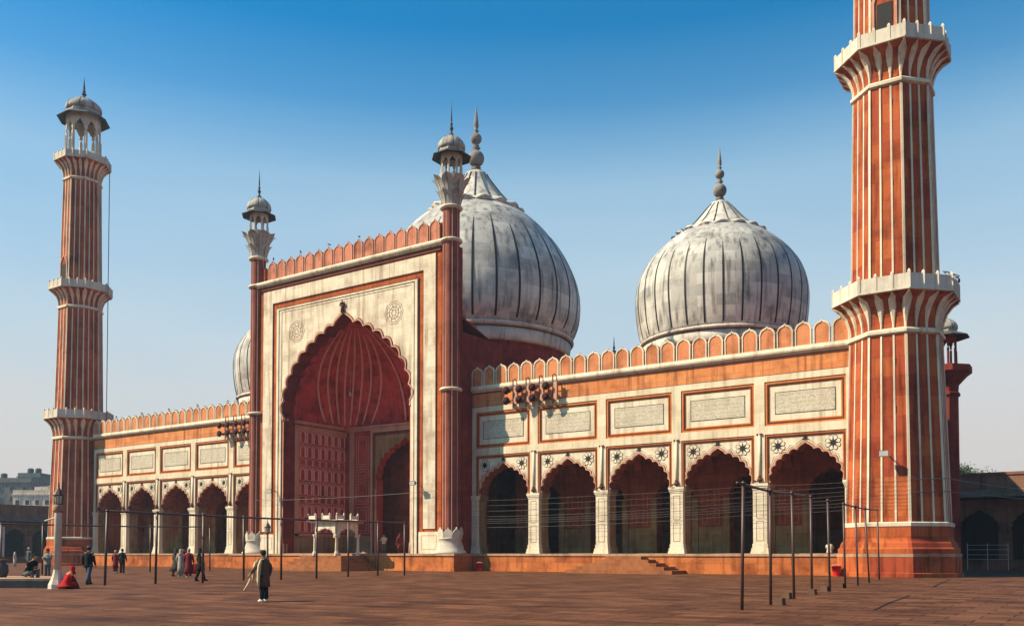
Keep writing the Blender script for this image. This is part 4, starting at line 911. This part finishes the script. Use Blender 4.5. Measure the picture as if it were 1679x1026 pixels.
def building(px, depth, w, d, h, mname, label, nx, nz, tanks=0, blk=None):
    p = W(px, depth); r = empty('city_building', (p.x, p.y, 0), YAW); tag(r, label, 'building', 'city buildings beyond the left arcade')
    b = MB().mat(mname); b.box(-w / 2, w / 2, 0, d, 0, h); b.box(-w / 2 - .3, w / 2 + .3, -.3, d + .3, h - .5, h - .15); b.build('wall', r)
    for i in range(nx):
        for j in range(nz):
            x = -w / 2 + w * (i + .5) / nx; z = h - 2.6 - j * 3.2
            if z < 2: continue
            q = MB().mat('pane'); q.box(x - .6, x + .6, -.05, .01, z - .7, z + .7); wo = q.build('window', r)
            q = MB().mat(mname); frame(q, x - .75, x + .75, z - .85, z + .85, .15, -.12, -.04); q.build('frame', wo)
    b = MB().mat(mname)
    for x in (-w / 2, w / 2 - .2): b.box(x, x + .2, 0, d, h + .003, h + 1)
    b.box(-w / 2 + .2, w / 2 - .2, 0, .2, h + .003, h + 1); b.build('parapet', r)
    for k in range(tanks):
        t = MB().mat('slate', True); t.lathe([(.01, 2.1), (.5, 2.05), (.95, 1.8), (1, 1.7), (1, .3), (.95, .2), (.9, 0)][::-1], 16, (-w / 4 + k * 2.6, d / 2, h + .9)); t.build('water_tank', r)
    if blk: b = MB().mat('city'); b.box(*blk); b.build('stair_head', r)
building(52, 262, 11.5, 10, 18.8, 'city', 'cream plaster building showing above the left arcade beside the far minaret', 4, 6, 0, (-1, 3, 3, 7, 18.8, 21.0))
building(46, 300, 7.6, 9, 27.2, 'teal', 'bluish grey tower block with water tanks behind the cream building', 2, 7, 2)
building(8, 285, 16, 12, 24.3, 'greyb', 'grey flat-roofed building at the left edge of the skyline', 4, 7, 1)
building(88, 290, 9, 9, 22.2, 'city', 'pale building half hidden behind the far minaret', 3, 6, 1)
def tree(px, depth, h, rr, label, seed):
    rnd = random.Random(seed); p = W(px, depth); r = empty('tree', (p.x, p.y, 0)); tag(r, label, 'tree', 'trees behind the shaded arcade')
    b = MB().mat('bark', True); b.tube([(0, 0, 0), (.2, .1, h * .4), (0, 0, h * .7)], [.4, .28, .12], 8)
    limbs = []
    for k in range(7):
        a_ = rnd.random() * 2 * PI; e = Vector((cos(a_) * rr * rnd.uniform(.4, .9), sin(a_) * rr * rnd.uniform(.4, .9), h * rnd.uniform(.7, .97))); limbs.append(e)
        b.tube([(.1, .05, h * .45), tuple(e * .6 + Vector((0, 0, h * .2))), tuple(e)], [.16, .09, .03], 5)
    b.build('trunk', r); c = MB().mat('leaf')
    for e in limbs + [Vector((0, 0, h * .9))]:
        for _ in range(3):
            cc = e + Vector((rnd.gauss(0, .5), rnd.gauss(0, .5), rnd.gauss(0, .35)))
            for _ in range(90):
                q = cc + Vector((rnd.gauss(0, .55), rnd.gauss(0, .55), rnd.gauss(0, .4))); s_ = rnd.uniform(.08, .17)
                u_ = Vector((rnd.gauss(0, 1), rnd.gauss(0, 1), rnd.gauss(0, 1))).normalized(); v_ = u_.orthogonal().normalized()
                i_ = c.vs([q - u_ * s_, q + v_ * s_ * .6, q + u_ * s_, q - v_ * s_ * .6]); c.face(i_)
    c.build('crown', r, fix=False)
tree(1574, 122, 14.0, 1.7, 'leafy tree top showing over the arcade roof right beside the minaret', 3)
tree(1597, 128, 13.2, 1.5, 'lower leafy tree top a little right of the first over the arcade roof', 5)
tree(1617, 130, 13.2, 1.1, 'rightmost small tree top over the arcade roof', 9)

# ------------------------------------------------------------ birds
def bird(p, a, label, group):
    b = MB().mat('slate', True); b.rings([[(x, r_ * cos(t), z + r_ * .9 * sin(t)) for t in [2 * PI * i / 8 for i in range(8)]] for x, r_, z in ((-.30, .02, .10), (-.16, .05, .12), (-.02, .09, .15), (.09, .08, .19), (.14, .05, .25), (.19, .045, .27), (.25, .01, .26))])
    b.mat('hornin', False); b.tube([(0, .03, 0), (0, .03, .1)], .01, 4); b.tube([(0, -.03, 0), (0, -.03, .1)], .01, 4)
    o = b.build('pigeon', None, p); o.rotation_euler = (0, 0, a); o.scale = (.85,) * 3; tag(o, label, 'pigeon', group)
rb = random.Random(4)
for k in range(16):
    a_ = rad(172 + 5.4 * k); R_ = rb.uniform(4.15, 4.6); bird((28.2 + R_ * cos(a_), YD + R_ * sin(a_), 19.7 + 11.42 - (R_ - 4.0) * .85), rb.random() * 6, f'dark pigeon under the right dome cap, {ORD[k]} from the left', 'pigeons on the dome cap')
for k in range(4): bird((-9.46 + k * 1.261 * 3.0, -2.75, 28.0 + 1.62 * 1.12 + .2), rb.random() * 6, f'dark pigeon perched on the portal parapet, {ORD[k]} from the left', 'pigeons on the portal parapet')
for k in range(5):
    x = -UE + .5 * W1 / 5 + (4 * k + 3) * W1 / 5; bird((x, .03, 15.75 + 1.68), rb.random() * 6, f'dark pigeon perched on the left wing parapet, {ORD[k]} from the left', 'pigeons on the left parapet')
for k in range(6):
    a_ = rad(-30 + 8 * k); bird((46.72 + 3.75 * cos(a_), 3.75 * sin(a_), 18.62), rb.random() * 6, f'dark pigeon at the right end of the near minaret gallery, {ORD[k]} from the left', 'pigeons on the near minaret')
for k, x in enumerate((25.1, 31.4, 37.65)): bird((x - .25, -.25, ZC + .02), rb.random() * 6, f'dark pigeon on a capital of the right arcade, {ORD[k]} from the left', 'pigeons on the capitals')
q, _ = ground(1521, 945); bird((q.x, q.y, 0), 2, 'single pigeon on the ground at the foot of the near minaret', None)

# ------------------------------------------------------------ people
def person(loc, h, face, label, top='coat', legs='jeans', shoe='shoe', head=None, headm='capdark', arms='down', hem=.62, flare=1.0, stance='stand', cat='person', shawl=None, bend=0, sleeve=None):
    """face = (leftward, away) as seen from the camera"""
    fx, fy = face[0] * -.833 + face[1] * -.554, face[0] * -.554 + face[1] * .833
    k = h / 1.72; o_yaw = math.atan2(fy, fx) + PI / 2
    sit = stance == 'sit'; pz = .22 if sit else .95
    V = []; E_ = []; Rr = []
    def add(p, r, par=None):
        V.append(Vector(p)); Rr.append(r)
        if par is not None: E_.append((par, len(V) - 1))
        return len(V) - 1
    lean = lambda z: -(bend + (.25 if sit else 0)) * max(0, z - pz)
    def P(x, y, z): return (x, y + lean(z), z)
    pel = add(P(0, 0, pz), .13); sp = add(P(0, 0, pz + .2), .125, pel); ch = add(P(0, 0, pz + .38), .15, sp); nk = add(P(0, 0, pz + .52), .055, ch)
    hb = add(P(0, -.02, pz + .60), .07, nk); hm = add(P(0, -.03, pz + .68), .088, hb); ht = add(P(0, -.02, pz + .75), .07, hm); add(P(0, -.125, pz + .665), .014, hm)
    for s in (-1, 1): add(P(s * .085, -.03, pz + .67), .016, hm)
    A = {}
    for s in (-1, 1):
        sh = add(P(s * .19, 0, pz + .46), .06, ch)
        if arms == 'fold' or sit: el, wr = P(s * .25, -.06, pz + .22), P(s * .05, -.26, pz + .26)
        elif arms == 'out' and s == 1: el, wr = P(s * .36, -.02, pz + .22), P(s * .52, -.1, pz + .02)
        elif arms == 'front': el, wr = P(s * .26, .0, pz + .2), P(s * .18, -.27, pz + .22)
        else: el, wr = P(s * .27, .03, pz + .18), P(s * .29, -.06, pz - .06)
        e = add(el, .046, sh); w = add(wr, .03, e); A[s] = (V[sh], V[e], V[w])
        d = (V[w] - V[e]).normalized(); side = Vector((0, 0, 1)).cross(d).normalized() if abs(d.z) < .9 else Vector((0, 1, 0)); nn = d.cross(side)
        pm = add(V[w] + d * .05, .032, w)
        for q, ln in zip((-1.5, -.5, .5, 1.5), (.058, .072, .068, .052)):
            f1 = add(V[pm] + d * .045 + side * q * .017, .0095, pm); f2 = add(V[f1] + d * ln * .5 + nn * .006, .009, f1); add(V[f2] + d * ln * .4 + nn * .014, .008, f2)
        t1 = add(V[w] + d * .035 + side * -.04, .011, w); add(V[t1] + d * .04 - side * .008, .009, t1)
    Lg = {}
    for s in (-1, 1):
        hp = add((s * .09, 0, pz - .04), .095, pel)
        st = {'walk': (.22 * s, .30 * s)}.get(stance, (0, .0))
        if sit: kn, an, hl = (s * .16, -.42, .34 if s > 0 else .28), (s * .12, -.40, -.02 - (.18 if shawl == 'edge' else -.1)), .0
        else: kn, an = (s * .10, -.03 - st[0] * .7, .50), (s * .10, -st[1] if s < 0 else .02 - st[1], .09)
        kk = add(kn, .06, hp); a_ = add(an, .042, kk); add((an[0], an[1] - .16, an[2] - .045), .035, a_); Lg[s] = (V[hp], V[kk], V[a_])
    me = bpy.data.meshes.new('person'); me.from_pydata([tuple(v * k) for v in V], E_, []); o = bpy.data.objects.new('person', me); COL.objects.link(o)
    me.materials.append(M['skin']); md = o.modifiers.new('skin', 'SKIN'); md.use_smooth_shade = True
    for i, sv in enumerate(me.skin_vertices[0].data): sv.radius = (Rr[i] * k, Rr[i] * k); sv.use_root = (i == 0)
    sd_ = o.modifiers.new('sub', 'SUBSURF'); sd_.levels = 1; sd_.render_levels = 1
    o.location = loc; o.rotation_euler = (0, 0, o_yaw); tag(o, label, cat)
    # upper garment
    T = M[top]; b = MB().mat(top, True); n = 20
    def ell(cx, cy, cz, rx, ry): return [((cx + rx * cos(2 * PI * i / n) * (1 + .05 * sin(6 * PI * i / n * 1.0 + cz * 3) * (cz < pz))) * k, (cy + ry * sin(2 * PI * i / n)) * k, cz * k) for i in range(n)]
    hz = hem if not sit else pz - .12
    prof_ = [(hz, .215 * flare, .17 * flare), (hz + (pz - hz) * .5, .20 * (1 + (flare - 1) * .5), .16 * (1 + (flare - 1) * .5)), (pz, .19, .15), (pz + .2, .175, .135), (pz + .36, .21, .15), (pz + .46, .215, .125), (pz + .50, .14, .095), (pz + .535, .075, .075)]
    b.rings([ell(0, lean(z), z, rx, ry) for z, rx, ry in prof_]); b.build('garment', o)
    sm = sleeve or top
    for s in (-1, 1):
        b = MB().mat(sm, True); a0, a1, a2 = A[s]; b.tube([tuple(p_ * k) for p_ in (a0 - Vector((s * .03, 0, 0)), (a0 + a1) / 2, a1, (a1 + a2) / 2, a2 - (a2 - a1) * .06)], [.082 * k, .075 * k, .066 * k, .058 * k, .05 * k], 10); b.build('sleeve', o)
        b = MB().mat(legs, True); l0, l1, l2 = Lg[s]; b.tube([tuple(p_ * k) for p_ in (l0, (l0 + l1) / 2, l1, (l1 + l2) / 2, l2)], [.12 * k, .105 * k, .082 * k, .078 * k, .072 * k], 10); b.build('trouser_leg', o)
        b = MB().mat(shoe, True); c = l2 + Vector((0, -.07, -.05)); b.rings([[((c.x + rx * cos(t)) * k, (c.y + ry * sin(t) + oy) * k, max((c.z + z) * k, .0)) for t in [2 * PI * i / 12 for i in range(12)]] for z, rx, ry, oy in ((-.04, .05, .14, 0), (0, .055, .14, 0), (.04, .045, .09, .03), (.07, .04, .05, .06))]); b.build('shoe', o)
    hz_ = pz + .68; hy = lean(hz_) - .02
    if head == 'cap':
        b = MB().mat(headm, True); b.rings([[((rx * cos(t)) * k, (hy + ry * sin(t)) * k, z * k) for t in [2 * PI * i / 14 for i in range(14)]] for z, rx, ry in ((hz_ + .03, .098, .11), (hz_ + .09, .096, .108), (hz_ + .125, .07, .08), (hz_ + .135, .01, .01))]); b.build('cap', o)
        b = MB().mat('cloth_hair', True); b.rings([[((rx * cos(t)) * k, (hy + .02 + ry * sin(t)) * k, z * k) for t in [2 * PI * i / 14 for i in range(14)]] for z, rx, ry in ((hz_ - .06, .07, .06), (hz_ - .01, .094, .085), (hz_ + .04, .095, .1))]); b.build('hair', o)
    elif head == 'scarf':
        b = MB().mat(headm, True); b.rings([[((rx * cos(t)) * k, (hy + .03 + ry * sin(t)) * k, z * k) for t in [2 * PI * i / 14 for i in range(14)]] for z, rx, ry in ((hz_ - .26, .2, .15), (hz_ - .14, .12, .1), (hz_ - .05, .11, .1), (hz_ + .05, .108, .108), (hz_ + .11, .07, .075), (hz_ + .125, .01, .01))]); b.build('head_scarf', o)
    else:
        b = MB().mat(headm if head == 'hair' else 'cloth_hair', True); b.rings([[((rx * cos(t)) * k, (hy + .025 + ry * sin(t)) * k, z * k) for t in [2 * PI * i / 14 for i in range(14)]] for z, rx, ry in ((hz_ - .07, .07, .06), (hz_ - .01, .094, .088), (hz_ + .05, .096, .1), (hz_ + .1, .07, .08), (hz_ + .118, .01, .01))]); b.build('hair', o)
    for s in (-1, 1): b = MB().mat('hornin', True); b.sphere((s * .033 * k, (hy - .085) * k, (hz_ + .005) * k), .011 * k, 6, 4); b.build('eye', o)
    return o
for n_, c_ in dict(coat=(.13, .08, .05), jeans=(.07, .09, .14), shoe=(.03, .025, .025), hair=(.02, .016, .014), capdark=(.05, .045, .04), capwhite=(.7, .68, .62), white=(.62, .6, .55), cream=(.66, .55, .36), black=(.012, .012, .016), navy=(.02, .025, .04), maroon=(.16, .02, .025), wine=(.30, .02, .04), grey=(.20, .23, .22), greyd=(.10, .11, .12), pattern=(.38, .33, .31), whiteshoe=(.7, .66, .58), offwhite=(.5, .46, .42), greyhair=(.45, .43, .4), redd=(.20, .03, .02)).items(): cloth('cloth_' + n_, c_)
cl = lambda *a: ['cloth_' + x for x in a]
def at(px, py): return ground(px, py)[0]
q = at(434, 985.5)
near = person(q, 1.56, (.9, .55), 'person in long brown coat, dark cap and cream shawl, nearest to the camera', *cl('coat', 'navy', 'whiteshoe'), head='cap', headm='cloth_capdark', arms='out', hem=.50, flare=1.02, bend=.08)
b = MB().mat('cloth_cream', True)                                    # shawl falling from the shoulder
def fold(pts, w0, w1, th):
    R = []
    for i, p_ in enumerate(pts):
        t = i / (len(pts) - 1); w_ = w0 + (w1 - w0) * t; p_ = Vector(p_)
        R.append([p_ + Vector((x * w_ * .5 * cos(.6), x * w_ * .5 * sin(.6) + y * th + .02 * sin(3 * x + 6 * t), 0)) for x, y in ((-1, 0), (-.5, 1), (0, .4), (.5, 1), (1, 0), (.5, -1), (0, -.6), (-.5, -1))])
    b.rings(R)
fold([(.10, .10, 1.32), (.20, .07, 1.30), (.26, .06, 1.12), (.30, .07, .9), (.33, .09, .66), (.33, .1, .45)], .20, .24, .05); fold([(.1, -.14, 1.30), (.22, -.16, 1.2), (.30, -.14, .95), (.36, -.12, .6)], .14, .2, .04)
b.build('shawl', near)
b = MB().mat('cloth_cream', True); b.tube([(.40, -.05, .95), (.55, -.12, .55), (.66, -.16, .35)], [.02, .025, .03], 6); b.build('rolled_paper', near)
person(at(146, 957.5), 1.80, (-.1, 1), 'man in black jacket and blue jeans walking away right of the stone lamp post', *cl('black', 'jeans', 'shoe'), head='cap', headm='cloth_greyd', hem=.80, stance='walk')
person(at(79, 948), 1.72, (.15, -1), 'man in grey jacket and dark cap, arms folded, beside the stone lamp post', *cl('grey', 'greyd', 'shoe'), head='cap', headm='cloth_capdark', arms='fold', hem=.78)
person(at(190, 938.5), 1.70, (-.3, 1), 'white-haired person in a maroon wrap, left of a couple before the left wing', *cl('maroon', 'maroon', 'whiteshoe'), head='hair', headm='cloth_greyhair', hem=.35, flare=1.1)
person(at(201, 938.5), 1.80, (-.1, 1), 'man in a black jacket, right of the couple before the left wing', *cl('black', 'navy', 'shoe'), arms='down', hem=.72)
person(at(289, 944), 1.75, (-.6, .8), 'woman in a flaring dark brown cloak at the left of the group', *cl('capdark', 'coat', 'shoe'), head='scarf', headm='cloth_capdark', hem=.32, flare=2.3, stance='walk')
person(at(297, 945), 1.72, (-.2, 1), 'person in a black and white patterned robe in the middle of the group', *cl('pattern', 'pattern', 'whiteshoe'), head='scarf', headm='cloth_pattern', hem=.25, flare=1.05)
person(at(301, 941), 1.98, (.1, 1), 'tall person in brown standing behind the group', *cl('redd', 'coat', 'shoe'), hem=.6)
person(at(310, 946), 1.76, (-.1, 1), 'white-haired person in a maroon shawl and wine red skirt within the group', *cl('maroon', 'wine', 'whiteshoe'), head='hair', headm='cloth_greyhair', hem=.22, flare=1.25)
person(at(329, 952), 1.75, (-.7, .7), 'person all in black striding at the right of the group', *cl('black', 'black', 'shoe'), head='scarf', headm='cloth_black', hem=.55, flare=1.35, stance='walk')
q = at(320, 946); b = MB().mat('redcloth', True); b.rings([[(x * k_, y * k_, z) for x, y in ((-.17, -.1), (.17, -.1), (.17, .1), (-.17, .1))] for z, k_ in ((.22, .9), (.35, 1.05), (.75, .9), (.85, .5))]); b.mat('redcloth', False)
bag = b.build('shopping_bag', None, (q.x, q.y, 0)); h_ = MB().mat('redcloth', True); h_.tube([(-.1, 0, .8), (-.05, 0, 1.0), (.05, 0, 1.0), (.1, 0, .8)], .012, 5); h_.build('handle', bag); tag(bag, 'bright red bag carried in the middle of the group', 'bag')
person(at(25, 928), 1.6, (-1, .1), 'distant person in a long white robe at the far left', *cl('white', 'white', 'shoe'), head='scarf', headm='cloth_white', hem=.2, flare=.95)
person(at(48, 931), 2.0, (.3, -.9), 'dim distant person in dark clothes behind the seated man', *cl('greyd', 'greyd', 'shoe'), head='cap', headm='cloth_capwhite', hem=.5)
q = W(107, 37.7); person((q.x, q.y, 0), 1.62, (-.5, .8), 'person wrapped in bright red cloth, sitting on the ground against the stone lamp post', 'redcloth', 'redcloth', 'cloth_shoe', head='scarf', headm='redcloth', stance='sit', bend=.3, flare=1.9)
q = W(46, 40.5); person((q.x, q.y, .36), 1.85, (-.85, -.3), 'man in a black jacket sitting hunched on the edge of the low platform', *cl('black', 'greyd', 'whiteshoe'), head='hair', headm='cloth_hair', stance='sit', bend=.35, shawl='edge')
person((-1.0, 4.0, 1.48), 1.85, (.1, -1), 'person in a pale shirt standing in the dark portal doorway', *cl('offwhite', 'greyd', 'shoe'), arms='front', hem=.85)
person((6.2, -2.0, ZP + .0), 1.75, (.5, .9), 'person in dull red at the right inner edge of the portal arch', *cl('redd', 'redd', 'shoe'), head='scarf', headm='cloth_redd', hem=.3)
person((42.45, -.35, 1.42), 1.55, (-.5, .9), 'person in a pale shirt sitting on the plinth edge beside the near minaret', *cl('offwhite', 'greyd', 'shoe'), stance='sit')

# ------------------------------------------------------------ haze
hm = bpy.data.materials.new('haze'); hm.use_nodes = True; hn = hm.node_tree; hn.nodes.clear()
ho = hn.nodes.new('ShaderNodeOutputMaterial'); pv_ = hn.nodes.new('ShaderNodeVolumePrincipled')
pv_.inputs['Density'].default_value = .0003; pv_.inputs['Color'].default_value = (.50, .70, .95, 1); pv_.inputs['Anisotropy'].default_value = 0.1
hn.links.new(pv_.outputs[0], ho.inputs['Volume']); M['haze'] = hm
hb_ = MB(); hb_.mats.append(hm); hb_.cur = 0; hb_.box(-920, 920, -920, 1520, -1, 66); tag(hb_.build('haze'), kind='stuff')
